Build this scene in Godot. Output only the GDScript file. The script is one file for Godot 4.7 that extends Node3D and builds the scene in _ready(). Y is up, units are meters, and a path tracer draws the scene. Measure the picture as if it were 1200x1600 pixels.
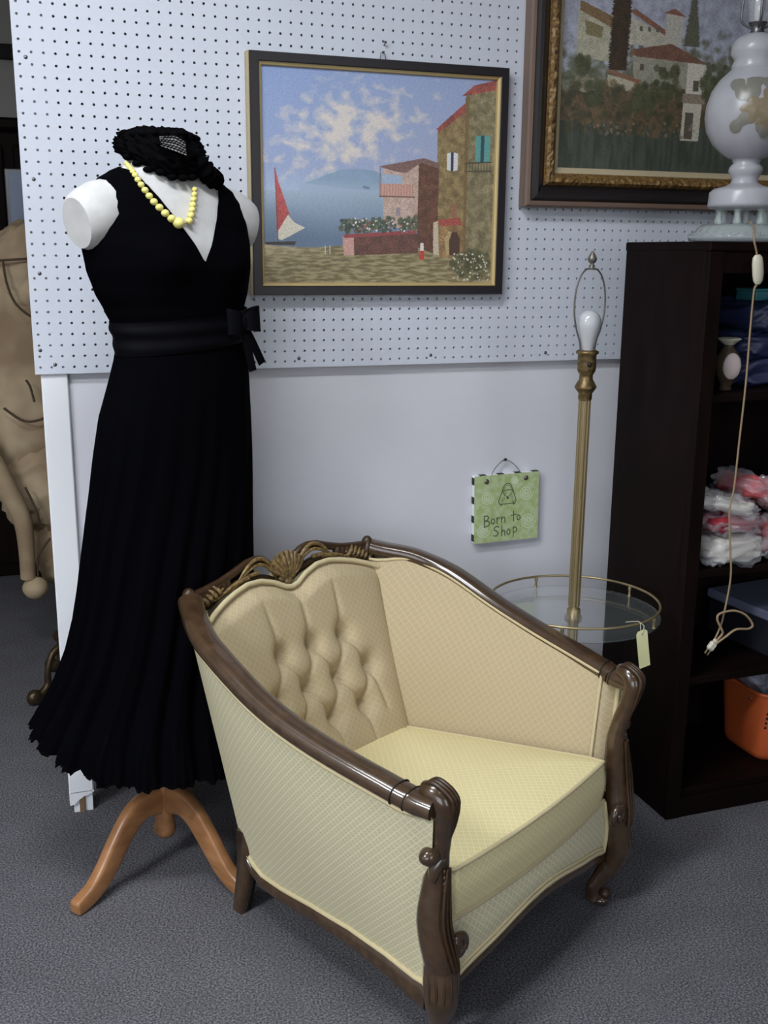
extends Node3D

# ---------------------------------------------------------------- mesh building
class MB:
	var v := PackedVector3Array()
	var uv := PackedVector2Array()
	var ix := PackedInt32Array()

	func _orient(s0: int, outward := true) -> void:
		var c := Vector3.ZERO
		var n := 0
		for k in range(s0, ix.size()):
			c += v[ix[k]]
			n += 1
		if n == 0:
			return
		c /= float(n)
		var vol := 0.0
		for k in range(s0, ix.size(), 3):
			vol += (v[ix[k]] - c).dot((v[ix[k + 1]] - c).cross(v[ix[k + 2]] - c))
		if (vol > 0.0) == outward:
			for k in range(s0, ix.size(), 3):
				var t := ix[k + 1]
				ix[k + 1] = ix[k + 2]
				ix[k + 2] = t

	# an open sheet: rows of points; wrap joins the last column to the first
	func sheet(rows: Array, uvs: Array = [], wrap := false, flip := false) -> MB:
		var b := v.size()
		var nr := rows.size()
		var nc: int = rows[0].size()
		for i in nr:
			for j in nc:
				v.append(rows[i][j])
				uv.append(uvs[i][j] if uvs.size() else Vector2(float(j) / nc, float(i) / nr))
		var m := nc if wrap else nc - 1
		for i in nr - 1:
			for j in m:
				var a := b + i * nc + j
				var d := b + i * nc + (j + 1) % nc
				var e := a + nc
				var f := d + nc
				if flip:
					ix.append_array([a, e, d, d, e, f])
				else:
					ix.append_array([a, d, e, d, f, e])
		return self

	func fan(pts: Array, c: Vector3) -> void:
		var b := v.size()
		v.append(c)
		uv.append(Vector2(0.5, 0.5))
		for p in pts:
			v.append(p)
			uv.append(Vector2(p.x, p.z))
		var n := pts.size()
		for i in n:
			ix.append_array([b, b + 1 + i, b + 1 + (i + 1) % n])

	# closed sweep of a section (2D, closed loop) along a path; sc scales per point; up guides the frame
	func sweep(path: Array, sec: Array, sc: Array = [], up := Vector3.ZERO, caps := true, loop := false) -> MB:
		var s0 := ix.size()
		var n := path.size()
		var rows := []
		var uvs := []
		var prev := Vector3.ZERO
		var dist := 0.0
		for i in n:
			var t: Vector3
			if loop:
				t = path[(i + 1) % n] - path[(i - 1 + n) % n]
			else:
				t = path[mini(i + 1, n - 1)] - path[maxi(i - 1, 0)]
			t = t.normalized()
			var u: Vector3
			if up != Vector3.ZERO:
				u = up - t * up.dot(t)
			elif prev == Vector3.ZERO:
				u = Vector3.UP if absf(t.y) < 0.9 else Vector3.RIGHT
				u = u - t * u.dot(t)
			else:
				u = prev - t * prev.dot(t)
			u = u.normalized()
			prev = u
			var s := t.cross(u)
			var k: Vector2 = Vector2.ONE
			if sc.size():
				var q = sc[i]
				k = q if q is Vector2 else Vector2(q, q)
			if i > 0:
				dist += (path[i] as Vector3).distance_to(path[i - 1])
			var row := []
			var ur := []
			for j in sec.size():
				var p: Vector2 = sec[j]
				row.append(path[i] + s * p.x * k.x + u * p.y * k.y)
				ur.append(Vector2(float(j) / sec.size() * 0.1, dist))
			rows.append(row)
			uvs.append(ur)
		if loop:
			rows.append(rows[0])
			uvs.append(uvs[0])
		sheet(rows, uvs, true)
		if caps and not loop:
			var c0 := Vector3.ZERO
			var c1 := Vector3.ZERO
			for p in rows[0]:
				c0 += p
			for p in rows[-1]:
				c1 += p
			fan(rows[0], c0 / rows[0].size())
			var rev: Array = rows[-1].duplicate()
			rev.reverse()
			fan(rev, c1 / rev.size())
		_orient(s0)
		return self

	static func circle(n := 10, rx := 1.0, ry := -1.0) -> Array:
		var a := []
		var r2 := rx if ry < 0.0 else ry
		for i in n:
			var t := TAU * i / n
			a.append(Vector2(cos(t) * rx, sin(t) * r2))
		return a

	func tube(path: Array, r, sides := 10, up := Vector3.ZERO, caps := true, loop := false) -> MB:
		var sc := []
		for i in path.size():
			sc.append(r[i] if r is Array else r)
		return sweep(path, circle(sides), sc, up, caps, loop)

	# profile: Vector2(radius, y), bottom to top
	func lathe(prof: Array, at := Vector3.ZERO, n := 28, bx := Basis()) -> MB:
		var s0 := ix.size()
		var rows := []
		for p in prof:
			var row := []
			for j in n:
				var t := TAU * j / n
				row.append(at + bx * Vector3(cos(t) * p.x, p.y, sin(t) * p.x))
			rows.append(row)
		sheet(rows, [], true)
		if prof[0].x > 1e-4:
			fan(rows[0], at + bx * Vector3(0, prof[0].y, 0))
		if prof[-1].x > 1e-4:
			var r: Array = rows[-1].duplicate()
			r.reverse()
			fan(r, at + bx * Vector3(0, prof[-1].y, 0))
		_orient(s0)
		return self

	func ball(at: Vector3, r: Vector3, n := 14, m := 9, bx := Basis()) -> MB:
		var s0 := ix.size()
		var rows := []
		for i in m + 1:
			var ph := PI * i / m - PI / 2
			var row := []
			for j in n:
				var t := TAU * j / n
				row.append(at + bx * Vector3(cos(t) * cos(ph) * r.x, sin(ph) * r.y, sin(t) * cos(ph) * r.z))
			rows.append(row)
		sheet(rows, [], true)
		_orient(s0)
		return self

	# chamfered box, flat faces
	func box(c: Vector3, size: Vector3, bev := 0.002, bx := Basis()) -> MB:
		var h := size / 2
		var b := minf(bev, minf(h.x, minf(h.y, h.z)) * 0.9)
		var pts := {}
		for sx in [-1, 1]:
			for sy in [-1, 1]:
				for sz in [-1, 1]:
					var s := Vector3(sx, sy, sz)
					pts[[sx, sy, sz, 0]] = Vector3(h.x, h.y - b, h.z - b) * s
					pts[[sx, sy, sz, 1]] = Vector3(h.x - b, h.y, h.z - b) * s
					pts[[sx, sy, sz, 2]] = Vector3(h.x - b, h.y - b, h.z) * s
		var faces := []
		for s in [-1, 1]:
			faces.append([[s, -1, -1, 0], [s, 1, -1, 0], [s, 1, 1, 0], [s, -1, 1, 0]])
			faces.append([[-1, s, -1, 1], [1, s, -1, 1], [1, s, 1, 1], [-1, s, 1, 1]])
			faces.append([[-1, -1, s, 2], [1, -1, s, 2], [1, 1, s, 2], [-1, 1, s, 2]])
			for t in [-1, 1]:
				faces.append([[s, t, -1, 0], [s, t, 1, 0], [s, t, 1, 1], [s, t, -1, 1]])
				faces.append([[s, -1, t, 0], [s, 1, t, 0], [s, 1, t, 2], [s, -1, t, 2]])
				faces.append([[-1, s, t, 1], [1, s, t, 1], [1, s, t, 2], [-1, s, t, 2]])
				for q in [-1, 1]:
					faces.append([[s, t, q, 0], [s, t, q, 1], [s, t, q, 2]])
		for f in faces:
			poly3(f.map(func(k): return c + bx * pts[k]), c)
		return self

	# flat convex polygon turned away from a centre
	func poly3(p: Array, away: Vector3) -> void:
		var n: Vector3 = (p[2] - p[0]).cross(p[1] - p[0])
		var q := p
		if n.dot(p[0] - away) < 0.0:
			q = p.duplicate()
			q.reverse()
		var b := v.size()
		for k in q:
			v.append(k)
			uv.append(Vector2(k.x + k.z * 0.37, k.y + k.z * 0.21))
		for k in range(1, q.size() - 1):
			ix.append_array([b, b + k, b + k + 1])

	# outline in the xy plane, extruded along z from z0 to z1
	func prism(poly: PackedVector2Array, z0: float, z1: float, bx := Basis(), at := Vector3.ZERO) -> MB:
		var s0 := ix.size()
		var tri := Geometry2D.triangulate_polygon(poly)
		for z in [z0, z1]:
			var b := v.size()
			for p in poly:
				v.append(at + bx * Vector3(p.x, p.y, z))
				uv.append(p)
			for k in range(0, tri.size(), 3):
				if z == z0:
					ix.append_array([b + tri[k], b + tri[k + 2], b + tri[k + 1]])
				else:
					ix.append_array([b + tri[k], b + tri[k + 1], b + tri[k + 2]])
		var cw := Geometry2D.is_polygon_clockwise(poly)
		for i in poly.size():
			var p := poly[i]
			var q := poly[(i + 1) % poly.size()]
			var b := v.size()
			for w in [Vector3(p.x, p.y, z0), Vector3(q.x, q.y, z0), Vector3(q.x, q.y, z1), Vector3(p.x, p.y, z1)]:
				v.append(at + bx * w)
				uv.append(Vector2(w.x + w.z, w.y))
			ix.append_array([b, b + 1, b + 2, b, b + 2, b + 3])
		_orient(s0)
		return self

	func mesh() -> ArrayMesh:
		var n := PackedVector3Array()
		n.resize(v.size())
		for k in range(0, ix.size(), 3):
			var a := v[ix[k]]
			var f := (v[ix[k + 2]] - a).cross(v[ix[k + 1]] - a)
			n[ix[k]] += f
			n[ix[k + 1]] += f
			n[ix[k + 2]] += f
		for k in n.size():
			n[k] = n[k].normalized() if n[k].length_squared() > 1e-24 else Vector3.UP
		var ar := []
		ar.resize(Mesh.ARRAY_MAX)
		ar[Mesh.ARRAY_VERTEX] = v
		ar[Mesh.ARRAY_NORMAL] = n
		ar[Mesh.ARRAY_TEX_UV] = uv
		ar[Mesh.ARRAY_INDEX] = ix
		var m := ArrayMesh.new()
		m.add_surface_from_arrays(Mesh.PRIMITIVE_TRIANGLES, ar)
		return m

# ---------------------------------------------------------------- nodes
var used := {}

func numbered(called: String) -> String:
	var k: int = used.get(called, 0)
	used[called] = k + 1
	return called if k == 0 else "%s_%03d" % [called, k]

func thing(called: String, label: String, category: String, at := Vector3.ZERO, turn := 0.0, group := "") -> Node3D:
	var o := Node3D.new()
	o.name = numbered(called)
	add_child(o)
	o.position = at
	o.rotation.y = turn
	o.set_meta("label", label)
	o.set_meta("category", category)
	if group != "":
		o.set_meta("group", group)
	return o

func part(called: String, st, m: Material, parent: Node, label := "") -> MeshInstance3D:
	var o := MeshInstance3D.new()
	o.name = called
	if parent == self:
		o.name = numbered(called)
	elif parent.has_node(NodePath(called)):
		var k := 1
		while parent.has_node(NodePath("%s_%03d" % [called, k])):
			k += 1
		o.name = "%s_%03d" % [called, k]
	o.mesh = st.mesh() if st is MB else st
	o.material_override = m
	parent.add_child(o, true)
	if label != "":
		o.set_meta("label", label)
	return o

func struct(called: String, st, m: Material, label := "", category := "") -> MeshInstance3D:
	var o := part(called, st, m, self)
	o.set_meta("kind", "structure")
	if label != "":
		o.set_meta("label", label)
		o.set_meta("category", category)
	return o

# ---------------------------------------------------------------- curves
static func crom(p: Array, n: int) -> Array:
	var out := []
	var m := p.size() - 1
	for i in n + 1:
		var t := float(i) / n * m
		var k := mini(int(t), m - 1)
		var f := t - k
		var a = p[maxi(k - 1, 0)]
		var b = p[k]
		var c = p[k + 1]
		var d = p[mini(k + 2, m)]
		out.append(0.5 * ((2.0 * b) + (c - a) * f + (2.0 * a - 5.0 * b + 4.0 * c - d) * f * f + (3.0 * b - a - 3.0 * c + d) * f * f * f))
	return out

static func lut(p: Array, x: float) -> float:      # [[x, y], ...] linear
	if x <= p[0][0]:
		return p[0][1]
	for i in p.size() - 1:
		if x <= p[i + 1][0]:
			return lerpf(p[i][1], p[i + 1][1], (x - p[i][0]) / (p[i + 1][0] - p[i][0]))
	return p[-1][1]

static func mir(a: Array, s: float) -> Array:
	return a.map(func(p): return Vector3(p.x * s, p.y, p.z))

# ---------------------------------------------------------------- textures and materials
func noise(seed_: int, freq: float, oct := 3, kind := FastNoiseLite.TYPE_SIMPLEX_SMOOTH) -> FastNoiseLite:
	var n := FastNoiseLite.new()
	n.seed = seed_
	n.frequency = freq
	n.noise_type = kind
	n.fractal_octaves = oct
	n.fractal_type = FastNoiseLite.FRACTAL_FBM if oct > 1 else FastNoiseLite.FRACTAL_NONE
	return n

func tex(im: Image) -> ImageTexture:
	return ImageTexture.create_from_image(im)

# seamless noise mapped between two colours
func noise_tex(n: FastNoiseLite, size: int, a: Color, b: Color, gain := 1.0, h := 0) -> ImageTexture:
	var g := n.get_seamless_image(size, h if h else size)
	var im := Image.create(g.get_width(), g.get_height(), false, Image.FORMAT_RGB8)
	for y in g.get_height():
		for x in g.get_width():
			im.set_pixel(x, y, a.lerp(b, clampf((g.get_pixel(x, y).r - 0.5) * gain + 0.5, 0, 1)))
	return tex(im)

func mat(c: Color, rough := 0.6, metal := 0.0, spec := 0.5) -> StandardMaterial3D:
	var m := StandardMaterial3D.new()
	m.albedo_color = c
	m.roughness = rough
	m.metallic = metal
	m.metallic_specular = spec
	return m

func tri(m: StandardMaterial3D, t: Texture2D, scale: Vector3, world := false) -> StandardMaterial3D:
	m.albedo_texture = t
	m.uv1_triplanar = true
	m.uv1_world_triplanar = world
	m.uv1_scale = scale
	return m

func relief(m: StandardMaterial3D, t: Texture2D, cm: float) -> StandardMaterial3D:
	m.heightmap_enabled = true
	m.heightmap_texture = t
	m.heightmap_scale = cm
	return m

func glass(c: Color, rough := 0.02) -> StandardMaterial3D:
	var m := mat(c, rough)
	m.transparency = BaseMaterial3D.TRANSPARENCY_ALPHA
	return m

var M := {}

func c8(r: int, g: int, b: int) -> Color:
	return Color(r / 255.0, g / 255.0, b / 255.0)

func fabric_images() -> Array:
	# diagonal jacquard lattice: light lines, small framed squares
	var s := 256
	var im := Image.create(s, s, false, Image.FORMAT_RGB8)
	var hi := Image.create(s, s, false, Image.FORMAT_RGB8)
	var soft := Image.create(s, s, false, Image.FORMAT_RGB8)
	var nz := noise(5, 0.08, 2)
	for y in s:
		for x in s:
			var u := float(x) / s
			var w := float(y) / s
			var a := fposmod((u + w) * 4.0, 1.0)
			var b := fposmod((u - w) * 4.0, 1.0)
			var e := minf(minf(a, 1 - a), minf(b, 1 - b))      # distance to a lattice line
			var l := 0.90
			var h := 0.35
			if e < 0.09:
				l = 1.0
				h = 0.9
			elif e < 0.20:
				l = 0.945
				h = 0.5
			elif e > 0.36:
				l = 0.97
				h = 0.8
			var th := 0.5 + 0.5 * sin(x * TAU * 64.0 / s)
			l *= 0.965 + 0.035 * th + nz.get_noise_2d(x, y) * 0.02
			im.set_pixel(x, y, Color(l, l, l))
			var l2 := lerpf(l, 0.97, 0.45)
			soft.set_pixel(x, y, Color(l2, l2 * 0.995, l2 * 0.985))
			h = h * 0.9 + th * 0.1
			hi.set_pixel(x, y, Color(h, h, h))
	return [tex(im), tex(hi), tex(soft)]

func make_materials() -> void:
	var fi := fabric_images()
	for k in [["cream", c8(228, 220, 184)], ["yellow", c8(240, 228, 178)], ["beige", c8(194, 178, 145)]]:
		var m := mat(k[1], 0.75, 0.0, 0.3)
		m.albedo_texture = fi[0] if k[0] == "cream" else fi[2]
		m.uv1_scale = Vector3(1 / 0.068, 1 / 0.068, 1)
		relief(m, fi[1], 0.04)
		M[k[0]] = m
	M.piping = mat(c8(200, 186, 148), 0.75, 0.0, 0.3)
	var wn := noise_tex(noise(11, 0.02, 4), 256, c8(58, 43, 30), c8(80, 61, 43), 1.3)
	M.walnut = tri(mat(Color.WHITE, 0.22), wn, Vector3(5, 5, 5))
	M.walnut.clearcoat_enabled = true
	M.walnut.clearcoat = 0.7
	M.walnut.clearcoat_roughness = 0.10
	M.carved = tri(mat(c8(215, 200, 170), 0.4), wn, Vector3(9, 9, 9))
	M.gilt_wood = tri(mat(Color.WHITE, 0.38), noise_tex(noise(28, 0.05, 3), 128, c8(78, 60, 38), c8(150, 126, 78), 1.8), Vector3(14, 14, 14))
	M.groove = mat(c8(26, 19, 14), 0.6)
	var maple := noise_tex(noise(12, 0.015, 3), 256, c8(142, 98, 62), c8(168, 120, 80), 1.4)
	M.maple = tri(mat(Color.WHITE, 0.33), maple, Vector3(4, 9, 4))
	var dk := noise_tex(noise(13, 0.02, 4), 256, c8(15, 8, 7), c8(24, 13, 11), 1.4)
	M.mahogany = tri(mat(Color.WHITE, 0.55, 0.0, 0.18), dk, Vector3(3, 0.7, 3))
	var cn := noise_tex(noise(21, 0.22, 2), 512, c8(66, 66, 71), c8(128, 127, 131), 1.6)
	M.carpet = tri(mat(Color.WHITE, 0.95, 0.0, 0.1), cn, Vector3(1.5, 1.5, 1.5), true)
	relief(M.carpet, cn, 0.06)
	M.carpet.detail_enabled = true
	M.carpet.detail_blend_mode = BaseMaterial3D.BLEND_MODE_MUL
	M.carpet.detail_albedo = noise_tex(noise(22, 0.015, 4), 256, c8(243, 242, 242), c8(255, 255, 255), 1.2)
	M.peg = mat(c8(200, 205, 216), 0.5)
	var ln := noise_tex(noise(23, 0.01, 3), 256, c8(206, 206, 213), c8(212, 212, 219), 1.0)
	M.lavender = tri(mat(Color.WHITE, 0.7), ln, Vector3(0.7, 0.7, 0.7))
	M.white = mat(c8(228, 230, 234), 0.5)
	M.rawboard = mat(c8(116, 92, 66), 0.9)
	M.velvet = mat(c8(6, 6, 9), 0.95, 0.0, 0.08)
	M.satin = mat(c8(9, 9, 13), 0.6, 0.0, 0.15)
	M.lace = mat(c8(8, 8, 10), 0.9, 0.0, 0.1)
	var fn := noise_tex(noise(24, 0.02, 3), 256, c8(192, 191, 190), c8(208, 207, 206), 1.4)
	M.form = tri(mat(Color.WHITE, 0.8), fn, Vector3(4, 4, 4))
	M.bead = mat(c8(226, 216, 130), 0.25)
	M.brass = mat(c8(158, 142, 106), 0.34, 0.65)
	M.brass_old = tri(mat(c8(190, 176, 150), 0.42, 0.6), noise_tex(noise(25, 0.05, 3), 128, c8(104, 94, 76), c8(184, 168, 134), 2.0), Vector3(9, 9, 9))
	M.pewter = mat(c8(120, 116, 108), 0.4, 0.7)
	M.wire = mat(c8(110, 108, 104), 0.4, 0.6)
	M.bulb = mat(c8(186, 188, 192), 0.12)
	M.bulb.clearcoat_enabled = true
	M.glass = glass(Color(0.7, 0.75, 0.75, 0.06))
	M.film = glass(Color(0.92, 0.92, 0.95, 0.16), 0.08)
	M.milk = tri(mat(Color.WHITE, 0.3), noise_tex(noise(26, 0.02, 3), 128, c8(160, 160, 166), c8(176, 176, 182), 1.0), Vector3(3, 3, 3))
	M.cord = mat(c8(150, 128, 98), 0.6)
	M.ivory = mat(c8(206, 200, 180), 0.4)
	M.tag = mat(c8(236, 234, 178), 0.8)
	M.dark = mat(c8(20, 17, 18), 0.6)
	M.black_paint = mat(c8(30, 25, 27), 0.35)
	M.gilt = tri(mat(c8(205, 198, 172), 0.45, 0.15), noise_tex(noise(27, 0.06, 3), 256, c8(104, 78, 50), c8(180, 148, 100), 2.0), Vector3(6, 6, 6))
	M.gold_line = mat(c8(190, 168, 118), 0.4, 0.3)
	M.linen = mat(c8(176, 162, 132), 0.8)
	M.taupe = mat(c8(112, 92, 80), 0.5)
	M.steel = mat(c8(110, 110, 112), 0.35, 0.8)
	M.wall = mat(c8(196, 194, 190), 0.8)
	M.ceiling = mat(c8(220, 220, 218), 0.9)

func _ready() -> void:
	# ---- camera
	var cam := Camera3D.new()
	cam.name = "camera"
	cam.position = Vector3(-0.0598, 1.4195, 2.6055)
	cam.rotation = Vector3(-0.23875, -0.33605, 0.00847)
	cam.fov = 51.5
	cam.near = 0.02
	cam.current = true
	add_child(cam)
	# ---- sky: an overcast day outside the shop window
	var sm := ProceduralSkyMaterial.new()
	sm.sky_top_color = Color(0.90, 0.94, 1.0)
	sm.sky_horizon_color = Color(0.96, 0.97, 1.0)
	sm.ground_horizon_color = Color(0.55, 0.55, 0.55)
	sm.ground_bottom_color = Color(0.40, 0.40, 0.40)
	var sky := Sky.new()
	sky.sky_material = sm
	var env := Environment.new()
	env.background_mode = Environment.BG_SKY
	env.sky = sky
	env.background_energy_multiplier = 5.0
	env.tonemap_mode = Environment.TONE_MAPPER_LINEAR
	env.tonemap_exposure = 1.0
	env.sdfgi_enabled = true
	env.ssao_enabled = true
	env.ssil_enabled = true
	var we := WorldEnvironment.new()
	we.name = "environment"
	we.environment = env
	add_child(we)
	make_materials()
	build_lights()
	build_shell()
	build_partition()
	build_armchair()
	build_bookcase()
	build_dress_form()
	build_pictures()
	build_floor_lamp()
	build_sign()
	build_hurricane_lamp()
	build_shelf_goods()
	build_background()

const WZ := 4.7        # shop front
const CEIL := 2.9

func build_shell() -> void:
	struct("floor", MB.new().box(Vector3(0.4, -0.05, 0.5), Vector3(8.4, 0.1, 8.8), 0.001), M.carpet, "grey flecked carpet covering the shop floor", "floor")
	struct("ceiling", MB.new().box(Vector3(0.4, CEIL + 0.05, 0.5), Vector3(8.4, 0.1, 8.8), 0.001), M.ceiling)
	struct("wall_left", MB.new().box(Vector3(-3.75, CEIL / 2, 0.5), Vector3(0.1, CEIL, 8.8), 0.001), M.wall)
	struct("wall_right", MB.new().box(Vector3(4.55, CEIL / 2, 0.5), Vector3(0.1, CEIL, 8.8), 0.001), M.wall)
	struct("wall_back", MB.new().box(Vector3(0.4, CEIL / 2, -3.85), Vector3(8.4, CEIL, 0.1), 0.001), M.wall, "pale grey far wall seen past the left edge of the pegboard", "wall")
	# shop front with two display windows
	var f := MB.new()
	var z := WZ + 0.1
	f.box(Vector3(0.4, 0.3, z), Vector3(8.4, 0.6, 0.12), 0.001)
	f.box(Vector3(0.4, 2.75, z), Vector3(8.4, 0.3, 0.12), 0.001)
	for s in [[-3.8, -3.6], [-0.5, 1.2], [2.3, 4.6]]:
		f.box(Vector3((s[0] + s[1]) / 2, 1.6, z), Vector3(s[1] - s[0], 2.0, 0.12), 0.001)
	struct("wall_front", f, M.wall)
	var k := 1
	for s in [[-3.6, -0.5], [1.2, 2.3]]:
		var fr := MB.new()
		for x in [s[0] + 0.025, (s[0] + s[1]) / 2, s[1] - 0.025]:
			fr.box(Vector3(x, 1.6, z), Vector3(0.05, 2.0, 0.07), 0.004)
		for y in [0.625, 2.575]:
			fr.box(Vector3((s[0] + s[1]) / 2, y, z), Vector3(s[1] - s[0], 0.05, 0.07), 0.004)
		var w := struct("window_%d" % k, fr, M.steel)
		part("pane", MB.new().box(Vector3((s[0] + s[1]) / 2, 1.6, z), Vector3(s[1] - s[0] - 0.1, 1.9, 0.006), 0.001), M.glass, w)
		k += 1

func build_partition() -> void:
	# lavender panel, its white post with a broken foot, and the pegboard screwed over both
	struct("wall_partition", MB.new().box(Vector3(1.25, 1.23, -0.035), Vector3(2.40, 2.26, 0.028), 0.002), M.lavender, "smooth pale lavender wall panel below the pegboard", "wall")
	var post := struct("trim_1", MB.new().box(Vector3(0.0305, 1.205, -0.022), Vector3(0.061, 2.3, 0.028), 0.003), M.white, "narrow white post at the partition end with a chipped foot", "post")
	var fac := MB.new()
	fac.prism(PackedVector2Array([Vector2(0, 0.06), Vector2(0, 0.024), Vector2(0.012, 0.026), Vector2(0.022, 0.036), Vector2(0.036, 0.046), Vector2(0.05, 0.05), Vector2(0.061, 0.056), Vector2(0.061, 0.06)]), -0.036, -0.008)
	part("chipped_edge", fac, M.white, post)
	part("core", MB.new().box(Vector3(0.034, 0.03, -0.024), Vector3(0.048, 0.06, 0.018), 0.001), M.white, post)
	part("bare_core", MB.new().box(Vector3(0.031, 0.027, -0.014), Vector3(0.014, 0.054, 0.01), 0.001), M.rawboard, post, "bare brown core showing through the chip")
	# pegboard: every hole is cut through
	var st := MB.new()
	var p := 0.0254
	var nx := 96
	var ny := 48
	var x0 := -p * 0.5
	var y0 := 1.1549 - p * 0.5 - 0.003
	var t := 0.005
	var ring := []
	var sq := []
	for i in 8:
		var a := TAU * i / 8.0 + PI / 8
		ring.append(Vector2(cos(a), sin(a)) * 0.0031)
		var d := Vector2(cos(a), sin(a))
		var e := p * 0.5 / maxf(absf(d.x), absf(d.y))
		sq.append(d * e)
	# the eight spokes end on the cell border; corners are added as extra triangles
	for r in ny:
		for c in nx:
			var o := Vector2(c * p, 1.1549 + r * p)
			var b := st.v.size()
			for i in 8:
				st.v.append(Vector3(o.x + sq[i].x, o.y + sq[i].y, 0))
				st.uv.append(o)
			for i in 8:
				st.v.append(Vector3(o.x + ring[i].x, o.y + ring[i].y, 0))
				st.uv.append(o)
			for q in [[1, 1], [-1, 1], [-1, -1], [1, -1]]:
				st.v.append(Vector3(o.x + q[0] * p / 2, o.y + q[1] * p / 2, 0))
				st.uv.append(o)
			for i in 8:
				var j := (i + 1) % 8
				st.ix.append_array([b + i, b + 8 + i, b + j, b + j, b + 8 + i, b + 8 + j])
			for i in 4:
				var a := b + i * 2
				st.ix.append_array([b + 16 + i, a, b + (i * 2 + 1) % 8])
			var w := st.v.size()
			for i in 8:
				st.v.append(Vector3(o.x + ring[i].x, o.y + ring[i].y, 0))
				st.uv.append(o)
				st.v.append(Vector3(o.x + ring[i].x, o.y + ring[i].y, -t))
				st.uv.append(o)
			for i in 8:
				var a := w + i * 2
				var d2 := w + ((i + 1) % 8) * 2
				st.ix.append_array([a, a + 1, d2, d2, a + 1, d2 + 1])
	var x1 := x0 + nx * p
	var y1 := 1.1549 - p / 2
	var yt := y1 + ny * p
	# rim
	for e in [[Vector3(x0, y1, 0), Vector3(x1, y1, 0), Vector3(x1, y0, 0), Vector3(x0, y0, 0)], [Vector3(x0, y0, 0), Vector3(x1, y0, 0), Vector3(x1, y0, -t), Vector3(x0, y0, -t)], [Vector3(x0, y0, 0), Vector3(x0, y0, -t), Vector3(x0, yt, -t), Vector3(x0, yt, 0)], [Vector3(x0, yt, 0), Vector3(x1, yt, 0), Vector3(x1, yt, -t), Vector3(x0, yt, -t)]]:
		st.poly3(e, Vector3((x0 + x1) / 2, (y0 + yt) / 2, -t / 2))
	var pg := thing("pegboard", "white perforated hardboard panel screwed to the upper partition wall", "pegboard")
	part("board", st, M.peg, pg)
	for s in [[0.013, 1.83], [0.013, 1.575], [0.012, 1.369], [0.002, 1.195], [0.033, 1.161], [0.62, 1.162], [0.976, 1.162], [1.312, 1.161]]:
		part("screw", MB.new().lathe([Vector2(0.0045, 0), Vector2(0.0045, 0.001), Vector2(0.003, 0.0022), Vector2(0.0005, 0.0025)], Vector3(s[0], s[1], -0.0005), 10, Basis(Vector3.RIGHT, PI / 2)), M.steel, pg)

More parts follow.
